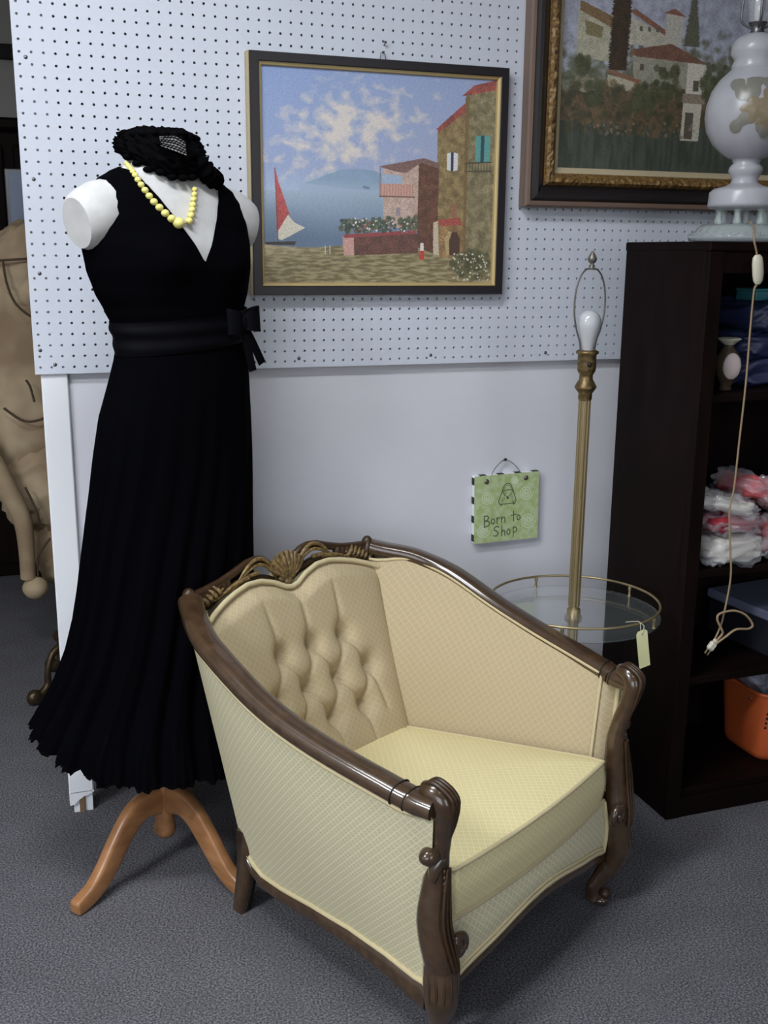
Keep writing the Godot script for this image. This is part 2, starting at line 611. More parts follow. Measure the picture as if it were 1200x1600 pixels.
# ---------------------------------------------------------------- armchair (own axes: x across, z to the front)
func build_armchair() -> void:
	var t := thing("armchair", "low cream tufted armchair with carved dark wood frame on the carpet", "armchair", Vector3(0.6997, 0, 0.671), deg_to_rad(31))
	var knots := [Vector3(.288, .714, -.385), Vector3(.311, .706, -.35), Vector3(.342, .697, -.3), Vector3(.364, .681, -.25), Vector3(.376, .664, -.2), Vector3(.382, .643, -.15), Vector3(.385, .621, -.1), Vector3(.386, .602, -.05), Vector3(.385, .586, 0), Vector3(.382, .572, .05), Vector3(.378, .560, .1), Vector3(.373, .549, .15), Vector3(.367, .538, .2), Vector3(.361, .527, .25), Vector3(.358, .524, .262)]
	var rail := crom(knots, 70)
	var at_z := func(z: float) -> Vector3:
		for i in rail.size() - 1:
			if z <= rail[i + 1].z:
				return rail[i].lerp(rail[i + 1], clampf((z - rail[i].z) / maxf(1e-5, rail[i + 1].z - rail[i].z), 0, 1))
		return rail[-1]
	# half-round rail section: x across, y up
	var sec := []
	for i in 18:
		var a := TAU * i / 18.0
		var cx := signf(cos(a)) * pow(absf(cos(a)), 0.75)
		var sy := signf(sin(a)) * pow(absf(sin(a)), 0.8)
		sec.append(Vector2(cx * 0.0265, sy * (0.021 if sy > 0 else 0.016) - 0.004))
	for s in [1.0, -1.0]:
		var ar := part("arm_rail", MB.new().sweep(mir(rail, s), sec, [], Vector3.UP), M.walnut, t)
		var e: Vector3 = knots[-1]
		var cap := [Vector3(e.x * s, e.y, e.z - 0.002), Vector3((e.x - .002) * s, e.y - .002, e.z + .018), Vector3((e.x - .006) * s, e.y - .004, e.z + .046)]
		part("end_block", MB.new().sweep(cap, sec, [1.03, 1.06, 0.98], Vector3.UP), M.walnut, ar)
		var gr := MB.new()
		for z in [0.238, 0.262]:
			var c: Vector3 = at_z.call(z)
			var lp := []
			for q in sec:
				lp.append(Vector3((c.x + q.x * 1.035) * s, c.y + q.y * 1.035, c.z + q.y * 0.15))
			gr.tube(lp, 0.0016, 5, Vector3.ZERO, false, true)
		part("groove", gr, M.groove, ar)
	# outer side panels, leaning out towards the rail
	var bot := func(u: float) -> Vector3:      # bottom edge of the side, u 0 at the front post, 1 at the back corner
		var z := lerpf(0.262, -0.305, u)
		var x := lerpf(0.305, 0.238, u) + 0.012 * sin(u * PI)
		var y := lut([[0, .128], [.05, .128], [.18, .140], [.35, .146], [.55, .140], [.72, .128], [.85, .124], [.92, .136], [1, .175]], u)
		return Vector3(x, y, z)
	var side_top := func(u: float) -> Vector3:
		var z := lerpf(0.308, -0.385, u)
		var c: Vector3 = at_z.call(z)
		return Vector3(c.x + 0.016 - 0.016 * smoothstep(0.26, 0.308, z), c.y - 0.017, z)
	for s in [1.0, -1.0]:
		var rows := []
		var uvs := []
		for i in 13:
			var v := i / 12.0
			var row := []
			var ur := []
			for j in 41:
				var u := j / 40.0
				var a: Vector3 = bot.call(u)
				var b: Vector3 = side_top.call(u)
				var p := a.lerp(b, v)
				p.x += 0.008 * sin(v * PI) * sin(minf(u * 1.2, 1.0) * PI)
				row.append(Vector3(p.x * s, p.y, p.z))
				ur.append(Vector2(p.z + (b.z - a.z) * 0.2, p.y * 1.02))
			rows.append(row)
			uvs.append(ur)
		var o := part("outer_side_panel", MB.new().sheet(rows, uvs, false, s < 0), M.cream, t)
		var pp := MB.new()
		var edge := []
		for j in 41:
			edge.append((rows[0][j] + Vector3(0.002 * s, 0.001, 0)))
		pp.tube(edge, 0.0055, 8)
		var e2 := []
		for j in 41:
			e2.append(rows[12][j] + Vector3(0.003 * s, -0.002, 0))
		pp.tube(e2, 0.0045, 8)
		var e3 := [rows[0][0], rows[1][0], rows[2][0], rows[3][0], rows[4][0], rows[5][0], rows[6][0]].map(func(p): return p + Vector3(0.004 * s, 0, -0.002))
		pp.tube(e3, 0.005, 8)
		part("piping", pp, M.piping, o)
		# shaped wooden seat rail under the panel
		var rp := []
		for j in 41:
			var q: Vector3 = bot.call(j / 40.0)
			rp.append(Vector3((q.x - 0.008) * s, q.y - 0.014 - 0.012 * pow(1.0 - j / 40.0, 3.0), q.z))
		var sc2 := []
		for j in 41:
			sc2.append(Vector2(1.0, 1.0 + 0.7 * pow(1.0 - j / 40.0, 3.0) - 0.45 * smoothstep(0.75, 1.0, j / 40.0)))
		part("side_rail", MB.new().sweep(rp, [Vector2(.015, .016), Vector2(-.015, .016), Vector2(-.015, -.012), Vector2(-.009, -.018), Vector2(.009, -.018), Vector2(.015, -.012)], sc2, Vector3.UP), M.walnut, t)
	# outside back
	var rows := []
	for i in 9:
		var v := i / 8.0
		var row := []
		for j in 25:
			var w := j / 12.0 - 1.0
			var a := Vector3(0.238 * w, 0.17, -0.305 - 0.03 * (1 - w * w))
			var b := Vector3(0.300 * w, 0.697, -0.388 - 0.055 * (1 - w * w))
			row.append(a.lerp(b, v))
		rows.append(row)
	part("outer_back_panel", MB.new().sheet(rows, [], false, true), M.cream, t)
	part("back_rail", MB.new().sweep(crom([Vector3(-.236, .16, -.303), Vector3(0, .15, -.33), Vector3(.236, .16, -.303)], 16), [Vector2(.014, .018), Vector2(-.014, .018), Vector2(-.014, -.02), Vector2(.014, -.02)], [], Vector3.UP), M.walnut, t)
	# inside arms
	for s in [1.0, -1.0]:
		rows = []
		var uvs := []
		for i in 17:
			var v := i / 16.0
			var row := []
			var ur := []
			for j in 41:
				var u := j / 40.0                       # 0 front, 1 the seam with the back
				var c: Vector3 = at_z.call(lerpf(0.268, -0.368, u))
				var b := Vector3(c.x - 0.021 - 0.012 * smoothstep(0.85, 1.0, u), c.y + 0.001 - 0.02 * smoothstep(0.85, 1.0, u), c.z)
				var a := Vector3(lerpf(0.283, 0.205, u), 0.27, lerpf(0.272, -0.205, u))
				var p := a.lerp(b, v)
				p.x -= 0.016 * sin(v * PI) * smoothstep(0.0, 0.25, u)
				if u < 0.06:
					p.x += 0.030 * pow(1 - u / 0.06, 2.0)
					p.z += 0.006 * (1 - u / 0.06)
				row.append(Vector3(p.x * s, p.y, p.z))
				ur.append(Vector2(p.z, p.y))
			rows.append(row)
			uvs.append(ur)
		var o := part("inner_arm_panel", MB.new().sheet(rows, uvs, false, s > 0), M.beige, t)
		var pp := MB.new()
		var e1 := []
		var e2 := []
		for i in 17:
			e1.append(rows[i][2] + Vector3(-0.001 * s, 0, 0.003))
			e2.append(rows[i][0] + Vector3(-0.002 * s, 0, 0.004))
		pp.tube(e1, 0.004, 8)
		pp.tube(e2, 0.0055, 8)
		var e3 := []
		for j in 41:
			e3.append(rows[16][j] + Vector3(-0.003 * s, -0.003, 0))
		pp.tube(e3, 0.004, 8)
		part("piping", pp, M.piping, o)
	# tufted inside back
	var topy := func(x: float) -> float:
		return lut([[0, .678], [.02, .682], [.05, .697], [.09, .709], [.13, .711], [.17, .704], [.21, .694], [.25, .680], [.29, .660]], absf(x))
	var tufts := []
	for r in [[0.550, [-.10, 0.0, .10]], [0.468, [-.15, -.05, .05, .15]], [0.392, [-.10, 0.0, .10]]]:
		for x in r[1]:
			tufts.append(Vector2(x, r[0]))
	var creases := []
	for i in tufts.size():
		for j in range(i + 1, tufts.size()):
			if tufts[i].y != tufts[j].y and tufts[i].distance_to(tufts[j]) < 0.12:
				creases.append([tufts[i], tufts[j], 0.007])
	for x in [-.1, 0.0, .1]:
		creases.append([Vector2(x, .550), Vector2(x * 1.12 - 0.008, .665), 0.010])
		creases.append([Vector2(x, .392), Vector2(x * 0.95, .29), 0.009])
	creases.append([Vector2(.15, .468), Vector2(.16, .37), 0.006])
	creases.append([Vector2(-.15, .468), Vector2(-.16, .37), 0.006])
	var nu := 128
	var nv := 96
	rows = []
	var uvb := []
	var nrm := Vector3(0, 0.40, 0.92)
	for i in nv + 1:
		var v := float(i) / nv
		var row := []
		var ur := []
		for j in nu + 1:
			var w := float(j) / nu * 2.0 - 1.0
			var x := w * lerpf(0.212, 0.272, v)
			var top: float = topy.call(x)
			var y := lerpf(0.27, top, v)
			var z := lerpf(-0.195, -0.372, (y - 0.27) / 0.42) + 0.022 * (w * w - 0.5)
			var q := Vector2(x, y)
			var d := 0.030 * pow(clampf(1.0 - w * w * w * w, 0, 1), 0.6) * smoothstep(1.0, 0.9, v)
			for k in tufts:
				var r: float = q.distance_to(k)
				d -= 0.026 * exp(-r * r / 0.0005) + 0.010 * exp(-r / 0.03)
			var cr := 0.0
			for c in creases:
				var pt := Geometry2D.get_closest_point_to_segment(q, c[0], c[1])
				var r := q.distance_to(pt)
				var f := 1.0
				if c[2] > 0.0085:
					f = clampf(1.15 - pt.distance_to(c[0]) / c[0].distance_to(c[1]), 0, 1)
				cr = maxf(cr, c[2] * f * (1.25 * exp(-r / 0.0045) + 0.35 * exp(-r / 0.02)))
			d -= cr
			row.append(Vector3(x, y, z) + nrm * d)
			ur.append(Vector2(x, y * 1.08))
		rows.append(row)
		uvb.append(ur)
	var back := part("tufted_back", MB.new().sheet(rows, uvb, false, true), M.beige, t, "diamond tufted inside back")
	for k in tufts:
		var i := int((k.y - 0.27) / (topy.call(k.x) - 0.27) * nv)
		var w: float = k.x / lerpf(0.212, 0.272, float(i) / nv)
		var c: Vector3 = rows[i][int((w + 1) / 2 * nu)]
		part("tuft_button", MB.new().ball(c + nrm * 0.002, Vector3(.007, .007, .004), 10, 6, Basis(Vector3.RIGHT, -0.41)), M.beige, back)
	var tp := []
	for j in nu + 1:
		tp.append(rows[nv][j] + Vector3(0, 0.002, 0.006))
	part("piping", MB.new().tube(tp, 0.006, 8), M.piping, back)
	build_crest(t, topy)
	build_seat(t)
	for s in [1.0, -1.0]:
		build_front_post(t, s)
		part("rear_leg", MB.new().sweep([Vector3(.232 * s, .20, -.285), Vector3(.234 * s, .11, -.288), Vector3(.243 * s, .0, -.302)], [Vector2(.017, .017), Vector2(-.017, .017), Vector2(-.017, -.017), Vector2(.017, -.017)], [1.15, 1.0, 0.82]), M.walnut, t)

func build_crest(t: Node3D, topy: Callable) -> void:
	# carved, pierced top rail between the two arm rails
	var zz := func(x: float) -> float:
		return -0.386 - 0.018 * (1.0 - pow(x / 0.3, 2.0))
	var cr := MB.new()
	var lo := []
	var up := []
	var lr := []
	var ur := []
	for j in 49:
		var x := lerpf(-.292, .292, j / 48.0)
		var z: float = zz.call(x)
		lo.append(Vector3(x, topy.call(x) + 0.006, z))
		lr.append(0.0095)
		var a := absf(x)
		var y := lut([[0, .722], [.035, .728], [.055, .748], [.08, .755], [.11, .752], [.15, .739], [.19, .729], [.23, .722], [.262, .718], [.292, .712]], a)
		up.append(Vector3(x, y, z - 0.004))
		ur.append(lut([[0, .006], [.04, .009], [.08, .009], [.14, .0095], [.2, .0095], [.3, .013]], a))
	cr.tube(lo, lr, 8)
	cr.tube(up, ur, 8)
	# solid web towards the ends
	for s in [1.0, -1.0]:
		for k in 9:
			var x := 0.175 + k * 0.0145
			var a := Vector3(x * s, topy.call(x) + .004, zz.call(x))
			var b := Vector3((x + .004) * s, lut([[.15, .739], [.19, .729], [.23, .722], [.262, .718], [.31, .712]], x), zz.call(x))
			cr.tube([a, b], 0.0105, 7)
	var crest := part("carved_crest", cr, M.carved, t, "pierced carved top rail with a shell at its centre")
	# leaf scrolls: ribbed strands curling from the shell to the ends
	for s in [1.0, -1.0]:
		var st := MB.new()
		for k in 2:
			var o := 0.004 + k * 0.009
			var pts := [Vector3(.026, .690 + o * .5, 0), Vector3(.040, .712 + o, 0), Vector3(.062, .732 + o * 1.4, 0), Vector3(.088, .740 + o * 1.5, 0), Vector3(.115, .735 + o * 1.2, 0), Vector3(.140, .722 + o * .6, 0), Vector3(.158, .711, 0)]
			var pth := crom(pts, 26).map(func(p): return Vector3(p.x * s, p.y, zz.call(p.x) + 0.009))
			var rr := []
			for i in 27:
				rr.append(0.0016 + 0.0030 * sin(i / 26.0 * PI))
			st.tube(pth, rr, 7)
		for k in 2:
			var pts := [Vector3(.088 + k * .03, .728 - k * .004, 0), Vector3(.125 + k * .03, .726 - k * .006, 0), Vector3(.160 + k * .03, .713 - k * .004, 0), Vector3(.190 + k * .03, .704 - k * .006, 0), Vector3(.205 + k * .03, .712 - k * .006, 0), Vector3(.196 + k * .03, .719 - k * .006, 0)]
			var pth := crom(pts, 24).map(func(p): return Vector3(p.x * s, p.y, zz.call(p.x) + 0.010))
			var rr := []
			for i in 25:
				rr.append(0.0055 - 0.0035 * i / 24.0)
			st.tube(pth, rr, 7)
		for k in 6:
			var x := 0.205 + k * 0.013
			st.tube(crom([Vector3(x * s, topy.call(x) + .010, zz.call(x) + .008), Vector3((x + .006) * s, topy.call(x) + .022, zz.call(x) + .013), Vector3((x + .018) * s, topy.call(x) + .034 - k * 0.001, zz.call(x) + .006)], 8), [.0035, .005, .0055, .0055, .0055, .005, .004, .003, .001], 6)
		part("leaf_scroll", st, M.gilt_wood, crest)
		part("end_knob", MB.new().ball(Vector3(.285 * s, .722, -.394), Vector3(.014, .017, .014)).tube(crom([Vector3(.268 * s, .690, -.388), Vector3(.274 * s, .712, -.384), Vector3(.288 * s, .735, -.39)], 8), [.006, .008, .010, .011, .011, .010, .008, .006, .003], 8), M.carved, crest)
	var sh := MB.new()
	var zc: float = zz.call(0.0)
	for k in 9:
		var a := (k - 4) / 4.0
		var d := Vector3(sin(a * 0.75), cos(a * 0.75), 0)
		var base := Vector3(0, .690, zc + .012)
		var l := 0.070 - 0.012 * a * a
		var pts := crom([base, base + d * l * .5 + Vector3(a * .004, 0, .008), base + d * l + Vector3(a * .012, -.003 * absf(a), -.002)], 12)
		var rr := []
		for i in 13:
			rr.append(0.002 + 0.0047 * sin(minf(1.0, i / 12.0 * 0.92) * PI * 0.72))
		sh.tube(pts, rr, 7)
	sh.ball(Vector3(0, .690, zc + .014), Vector3(.015, .012, .011), 12, 7)
	for s in [1.0, -1.0]:
		sh.ball(Vector3(.017 * s, .698, zc + .013), Vector3(.009, .008, .008), 10, 6)
	sh.ball(Vector3(0, .722, zc - .002), Vector3(.034, .034, .010), 14, 8)
	part("shell", sh, M.gilt_wood, crest)

func build_seat(t: Node3D) -> void:
	# outline of the loose cushion, corners rounded; front edge bowed
	var front := func(x: float) -> float:
		return 0.309 - 0.017 * pow(absf(x) / 0.28, 2.0)
	var pts := []
	for j in 41:
		var x := lerpf(.272, -.272, j / 40.0)
		pts.append(Vector2(x, front.call(x)))
	for j in 24:
		pts.append(Vector2(lerpf(-.278, -.205, (j + 1) / 24.0), lerpf(.278, -.19, (j + 1) / 24.0)))
	for j in 20:
		var x := lerpf(-.190, .190, j / 19.0)
		pts.append(Vector2(x, -.212 - .012 * (1 - pow(x / .19, 2.0))))
	for j in 24:
		pts.append(Vector2(lerpf(.205, .278, j / 24.0), lerpf(-.19, .278, j / 24.0)))
	var ty := func(z: float) -> float:
		return lerpf(.312, .360, clampf((z + .22) / .54, 0, 1))
	var rows := []
	var uvs := []
	# side band
	for i in 7:
		var v := i / 6.0
		var row := []
		var ur := []
		var arc := 0.0
		for j in pts.size():
			var p: Vector2 = pts[j]
			if j > 0:
				arc += p.distance_to(pts[j - 1])
			var top: float = ty.call(p.y)
			var k := 1.0 + 0.022 * sin(v * PI)
			row.append(Vector3(p.x * k, lerpf(0.262 if p.y > 0 else 0.25, top, v), p.y * k))
			ur.append(Vector2(arc, v * 0.1))
		rows.append(row)
		uvs.append(ur)
	var st := MB.new()
	var s0 := st.ix.size()
	st.sheet(rows, uvs, true)
	st.fan(rows[0], Vector3(0, .262, 0.05))
	var trow := []
	var tuv := []
	for i in 13:
		var k := 1.0 - pow(i / 12.0, 1.25)
		var row := []
		var ur := []
		for p in pts:
			var q: Vector2 = p * k + Vector2(0, 0.05) * (1 - k)
			row.append(Vector3(q.x, ty.call(q.y) + 0.028 * pow(1.0 - k * k, 0.75), q.y))
			ur.append(q)
		trow.append(row)
		tuv.append(ur)
	st.sheet(trow, tuv, true)
	st._orient(s0)
	var cu := part("seat_cushion", st, M.yellow, t, "loose pale yellow seat cushion")
	var pp := MB.new()
	pp.tube(rows[6], 0.0042, 8, Vector3.ZERO, false, true)
	pp.tube(rows[0], 0.0042, 8, Vector3.ZERO, false, true)
	part("piping", pp, M.piping, cu)
	# upholstered seat front with its scalloped lower edge
	var low := func(x: float) -> float:
		return lut([[0, .196], [.05, .193], [.10, .184], [.16, .170], [.21, .160], [.25, .150], [.275, .140], [.295, .138]], absf(x))
	rows = []
	uvs = []
	for i in 9:
		var v := i / 8.0
		var row := []
		var ur := []
		for j in 41:
			var x := lerpf(-.288, .288, j / 40.0)
			var y := lerpf(low.call(x), 0.258, v)
			row.append(Vector3(x, y, front.call(x) + 0.004 + 0.007 * sin(v * PI) - 0.006 * v))
			ur.append(Vector2(x, y))
		rows.append(row)
		uvs.append(ur)
	var fp := part("seat_front_panel", MB.new().sheet(rows, uvs, false, true), M.cream, t)
	pp = MB.new()
	pp.tube(rows[0].map(func(p): return p + Vector3(0, 0.001, 0.003)), 0.0055, 8)
	pp.tube(rows[0].map(func(p): return p + Vector3(0, 0.010, 0.003)), 0.0035, 8)
	pp.tube(rows[8].map(func(p): return p + Vector3(0, 0, 0.001)), 0.0055, 8)
	pp.tube([rows[0][40], rows[2][40], rows[4][40], rows[6][40], rows[8][40]].map(func(p): return p + Vector3(-0.002, 0, 0.004)), 0.005, 8)
	pp.tube([rows[0][0], rows[2][0], rows[4][0], rows[6][0], rows[8][0]].map(func(p): return p + Vector3(0.002, 0, 0.004)), 0.005, 8)
	part("piping", pp, M.piping, fp)
	var deck := MB.new()
	deck.prism(PackedVector2Array([Vector2(-.28, -.28), Vector2(.28, -.28), Vector2(.21, .2), Vector2(-.21, .2)]), 0.19, 0.245, Basis(Vector3.RIGHT, -PI / 2))
	part("seat_deck", deck, M.beige, t)
	var rp := []
	for j in 41:
		var x := lerpf(-.292, .292, j / 40.0)
		rp.append(Vector3(x, low.call(x) - 0.014, front.call(x) - 0.006))
	part("front_rail", MB.new().sweep(rp, [Vector2(.014, .014), Vector2(-.014, .014), Vector2(-.014, -.010), Vector2(-.006, -.016), Vector2(.008, -.016), Vector2(.014, -.010)], [], Vector3.UP), M.walnut, t)

func build_front_post(t: Node3D, s: float) -> void:
	var pts := crom([Vector3(.345, .543, .288), Vector3(.343, .541, .312), Vector3(.339, .520, .328), Vector3(.332, .480, .322), Vector3(.324, .440, .312), Vector3(.321, .400, .305), Vector3(.326, .350, .303), Vector3(.332, .300, .303), Vector3(.330, .250, .305), Vector3(.322, .205, .306)], 40).map(func(p): return p + Vector3(.002, 0, -.011 * smoothstep(.20, .30, p.y)))
	var r := []
	for i in 41:
		r.append(lut([[0, .013], [.08, .019], [.2, .021], [.35, .018], [.5, .0185], [.62, .023], [.75, .0275], [.88, .030], [1, .031]], i / 40.0))
	var st := MB.new()
	st.tube(mir(pts, s), r, 12)
	var post := part("front_post", st, M.walnut, t)
	# carved work: ball, lower volute, ribs down the face
	part("ball_knob", MB.new().ball(Vector3(.346 * s, .422, .294), Vector3(.024, .0175, .018)).tube([Vector3(.325 * s, .410, .302), Vector3(.340 * s, .395, .300), Vector3(.344 * s, .372, .299)], [.014, .013, .007], 8), M.walnut, post)
	var vo := MB.new()
	var sp := []
	for i in 30:
		var a := i / 29.0 * TAU * 1.15 - 0.6
		var q := 0.024 * (1.0 - i / 29.0 * 0.72)
		sp.append(Vector3((.299 - cos(a) * q) * s, .232 + sin(a) * q, .322 + i * .0002))
	vo.tube(sp, sp.map(func(_p): return 0.0085), 8)
	vo.ball(Vector3(.299 * s, .232, .321), Vector3(.017, .018, .011), 12, 7)
	part("volute", vo, M.walnut, post)
	var back := func(p): return Vector3(p.x + .002 * s, p.y, p.z - .011 * smoothstep(.20, .30, p.y) + .0065)
	var rb := MB.new()
	for k in 3:
		var o := (k - 1) * 0.010
		var p2 := crom([Vector3(.322 + o * .3, .395, .322), Vector3(.330 + o * .8, .340, .326), Vector3(.334 + o, .290, .331), Vector3(.328 + o * .9, .235, .334), Vector3(.320 + o * .5, .20, .333)], 18)
		rb.tube(mir(p2, s).map(back), 0.0035, 6)
	part("rib", rb, M.carved, post)
	var gr := MB.new()
	for k in 7:
		gr.ball(Vector3((.333 + .001 * k) * s, .392 - k * .011, .3155 + k * .0010), Vector3(.0035, .005, .0035), 8, 5)
	part("bead_row", gr, M.carved, post)
	var sc := MB.new()
	for k in 3:
		var o := (k - 1) * 0.012
		sc.tube(mir(crom([Vector3(.345 + o * .7, .550, .275), Vector3(.343 + o * .7, .556, .297), Vector3(.339 + o * .6, .535, .329), Vector3(.333 + o * .4, .490, .3255), Vector3(.327, .445, .312)], 18), s).map(func(p): return p + Vector3(0, .005, .008)), [.002, .003, .004, .0045, .0045, .0045, .0045, .0045, .0045, .0045, .0045, .004, .004, .0035, .003, .0025, .002, .0015, .001], 6)
	part("scroll_top", sc, M.carved, post)
	# cabriole leg with a scrolled toe
	var lp := crom([Vector3(.318, .225, .300), Vector3(.322, .180, .306), Vector3(.327, .140, .311), Vector3(.322, .100, .305), Vector3(.305, .065, .288), Vector3(.292, .038, .276), Vector3(.292, .012, .278)], 30)
	var lr := []
	for i in 31:
		lr.append(lut([[0, .031], [.2, .034], [.38, .031], [.55, .023], [.75, .0165], [.9, .016], [1, .019]], i / 30.0))
	var leg := part("front_leg", MB.new().tube(mir(lp, s), lr, 12).ball(Vector3(.297 * s, .012, .290), Vector3(.018, .0125, .022)), M.walnut, t)
	part("scroll_toe", MB.new().ball(Vector3(.303 * s, .026, .300), Vector3(.014, .014, .014), 12, 8), M.carved, leg)
	var lv := MB.new()
	for k in 5:
		var a := (k - 2) * 0.42 + 0.75
		var d := Vector3(sin(a), 0, cos(a))
		lv.tube(mir(crom([Vector3(.318, .205, .300) + d * .030, Vector3(.325, .160, .308) + d * .033, Vector3(.325, .115, .307) + d * .025, Vector3(.308, .075, .291) + d * .016], 16), s), range(17).map(func(i): return 0.0034 - 0.0027 * i / 16.0), 6)
	part("knee_leaf", lv, M.carved, leg)

func build_lights() -> void:
	# fluorescent ceiling fittings
	var glow := mat(Color(0.95, 0.97, 1.0), 0.6)
	glow.emission_enabled = true
	glow.emission = Color(0.95, 0.97, 1.0)
	glow.emission_energy_multiplier = 3.0
	for k in 3:
		var p: Vector3 = [Vector3(-0.15, CEIL - 0.04, 1.35), Vector3(1.0, CEIL - 0.04, 2.6), Vector3(-2.2, CEIL - 0.04, 2.2)][k]
		var t := thing("ceiling_light", ["white ceiling light panel above the left of the shop", "white ceiling light panel above the armchair side", "white ceiling light panel near the pegboard end"][k], "ceiling light", p)
		part("housing", MB.new().box(Vector3(0, 0.02, 0), Vector3(1.22, 0.04, 0.32), 0.004), M.white, t)
		part("diffuser", MB.new().box(Vector3(0, -0.008, 0), Vector3(1.16, 0.016, 0.27), 0.004), glow, t)
		var l := AreaLight3D.new()
		l.name = "panel_glow"
		l.area_size = Vector2(1.16, 0.27)
		l.light_color = Color(0.97, 0.985, 1.0)
		l.light_energy = [4.1, 0.15, 10.5][k]
		l.shadow_enabled = true
		l.position = Vector3(0, -0.02, 0)
		l.rotation.x = -PI / 2
		t.add_child(l, true)

func build_bookcase() -> void:
	var x0 := 1.453
	var x1 := 2.30
	var z0 := 0.15
	var z1 := 0.505
	var h := 1.453
	var t := thing("bookcase", "tall dark mahogany bookcase with open shelves beside the brass lamp", "bookcase", Vector3((x0 + x1) / 2, 0, (z0 + z1) / 2))
	var o := -t.position
	for x in [x0 + 0.01, x1 - 0.01]:
		part("side_panel", MB.new().box(o + Vector3(x, h / 2, (z0 + z1) / 2 - 0.01), Vector3(0.02, h, z1 - z0 - 0.02), 0.002), M.mahogany, t)
	part("back_panel", MB.new().box(o + Vector3((x0 + x1) / 2, h / 2, z0 + 0.008), Vector3(x1 - x0 - 0.04, h - 0.02, 0.008), 0.001), M.mahogany, t)
	part("top_panel", MB.new().box(o + Vector3((x0 + x1) / 2, h - 0.011, (z0 + z1) / 2), Vector3(x1 - x0 + 0.004, 0.022, z1 - z0 + 0.004), 0.003), M.mahogany, t)
	for x in [x0 + 0.02, x1 - 0.02]:
		part("stile", MB.new().box(o + Vector3(x, h / 2 - 0.011, z1 - 0.01), Vector3(0.04, h - 0.022, 0.021), 0.002), M.mahogany, t)
	part("top_rail", MB.new().box(o + Vector3((x0 + x1) / 2, h - 0.047, z1 - 0.012), Vector3(x1 - x0 - 0.08, 0.05, 0.018), 0.002), M.mahogany, t)
	for y in [1.092, 0.655, 0.372, 0.062]:
		part("shelf", MB.new().box(o + Vector3((x0 + x1) / 2, y, (z0 + z1) / 2 + 0.0), Vector3(x1 - x0 - 0.042, 0.02, z1 - z0 - 0.03), 0.002), M.mahogany, t)
	part("kick_board", MB.new().box(o + Vector3((x0 + x1) / 2, 0.026, z1 - 0.012), Vector3(x1 - x0 - 0.08, 0.052, 0.02), 0.002), M.mahogany, t)

# ---------------------------------------------------------------- dress form, dress, scarf, beads
const FORM := Vector3(0.207, 0, 0.27)
const TORSO := [[0.95, .185, .112, .262], [1.0, .188, .114, .267], [1.08, .180, .110, .274], [1.15, .167, .102, .284], [1.195, .158, .096, .289], [1.23, .151, .092, .290], [1.27, .153, .094, .284], [1.30, .163, .102, .279], [1.34, .180, .110, .275], [1.385, .191, .116, .271], [1.43, .197, .113, .269], [1.48, .196, .100, .268], [1.52, .186, .085, .267], [1.545, .170, .073, .265], [1.56, .150, .067, .262], [1.575, .118, .063, .258], [1.588, .084, .060, .255], [1.605, .064, .059, .253], [1.63, .057, .057, .252], [1.665, .055, .055, .251]]

func torso(y: float, th_: float, off := 0.0) -> Vector3:
	var th := wrapf(th_, -PI, PI)
	var k := 0
	while k < TORSO.size() - 2 and y > TORSO[k + 1][0]:
		k += 1
	var f := clampf((y - TORSO[k][0]) / (TORSO[k + 1][0] - TORSO[k][0]), 0, 1)
	f = f * f * (3 - 2 * f) * 0.35 + f * 0.65
	var a: float = lerpf(TORSO[k][1], TORSO[k + 1][1], f) + off
	var b: float = lerpf(TORSO[k][2], TORSO[k + 1][2], f) + off
	var cx: float = lerpf(TORSO[k][3], TORSO[k + 1][3], f)
	var c := cos(th)
	var s := sin(th)
	if c > 0:
		b += 0.028 * exp(-pow((y - 1.40) / 0.05, 2.0)) * exp(-pow((absf(th) - 0.55) / 0.33, 2.0))
	else:
		b *= 0.9
	var yaw := deg_to_rad(30)
	return Vector3(cx - FORM.x, y, 0) + Vector3(cos(yaw), 0, -sin(yaw)) * a * s + Vector3(sin(yaw), 0, cos(yaw)) * b * c

func front_at(x: float, y: float, off := 0.0) -> Vector3:      # point of the chest at a given x (own axes)
	var best := Vector3.ZERO
	var e := 9.0
	for i in 121:
		var p := torso(y, lerpf(-1.9, 1.5, i / 120.0), off)
		if absf(p.x - x) < e:
			e = absf(p.x - x)
			best = p
	return best

func body_xyz(p: Vector3) -> Vector3:        # own axes -> across, up, front of the body
	var yaw := deg_to_rad(30)
	var q := p - Vector3(0.267 - FORM.x, 0, 0)
	return Vector3(q.x * cos(yaw) - q.z * sin(yaw), q.y, q.x * sin(yaw) + q.z * cos(yaw))

# sheet of points clipped where the value is negative
func clipped(rows: Array, s: Array) -> MB:
	var m := MB.new()
	for i in rows.size() - 1:
		for j in rows[0].size() - 1:
			for q in [[[i, j], [i, j + 1], [i + 1, j]], [[i, j + 1], [i + 1, j + 1], [i + 1, j]]]:
				var out := []
				for k in 3:
					var a = q[k]
					var b = q[(k + 1) % 3]
					var sa: float = s[a[0]][a[1]]
					var sb: float = s[b[0]][b[1]]
					if sa >= 0:
						out.append(rows[a[0]][a[1]])
					if (sa >= 0) != (sb >= 0):
						out.append(rows[a[0]][a[1]].lerp(rows[b[0]][b[1]], sa / (sa - sb)))
				if out.size() >= 3:
					var w := m.v.size()
					for p in out:
						m.v.append(p)
						m.uv.append(Vector2(p.x, p.y))
					for k in range(1, out.size() - 1):
						m.ix.append_array([w, w + k, w + k + 1])
	return m

func hem_y(th: float) -> float:       # th 0 front, -90 deg at image left
	return 0.290 + 0.085 * pow(clampf(-sin(th), 0, 1), 2.0) + 0.03 * clampf(-cos(th), 0, 1)

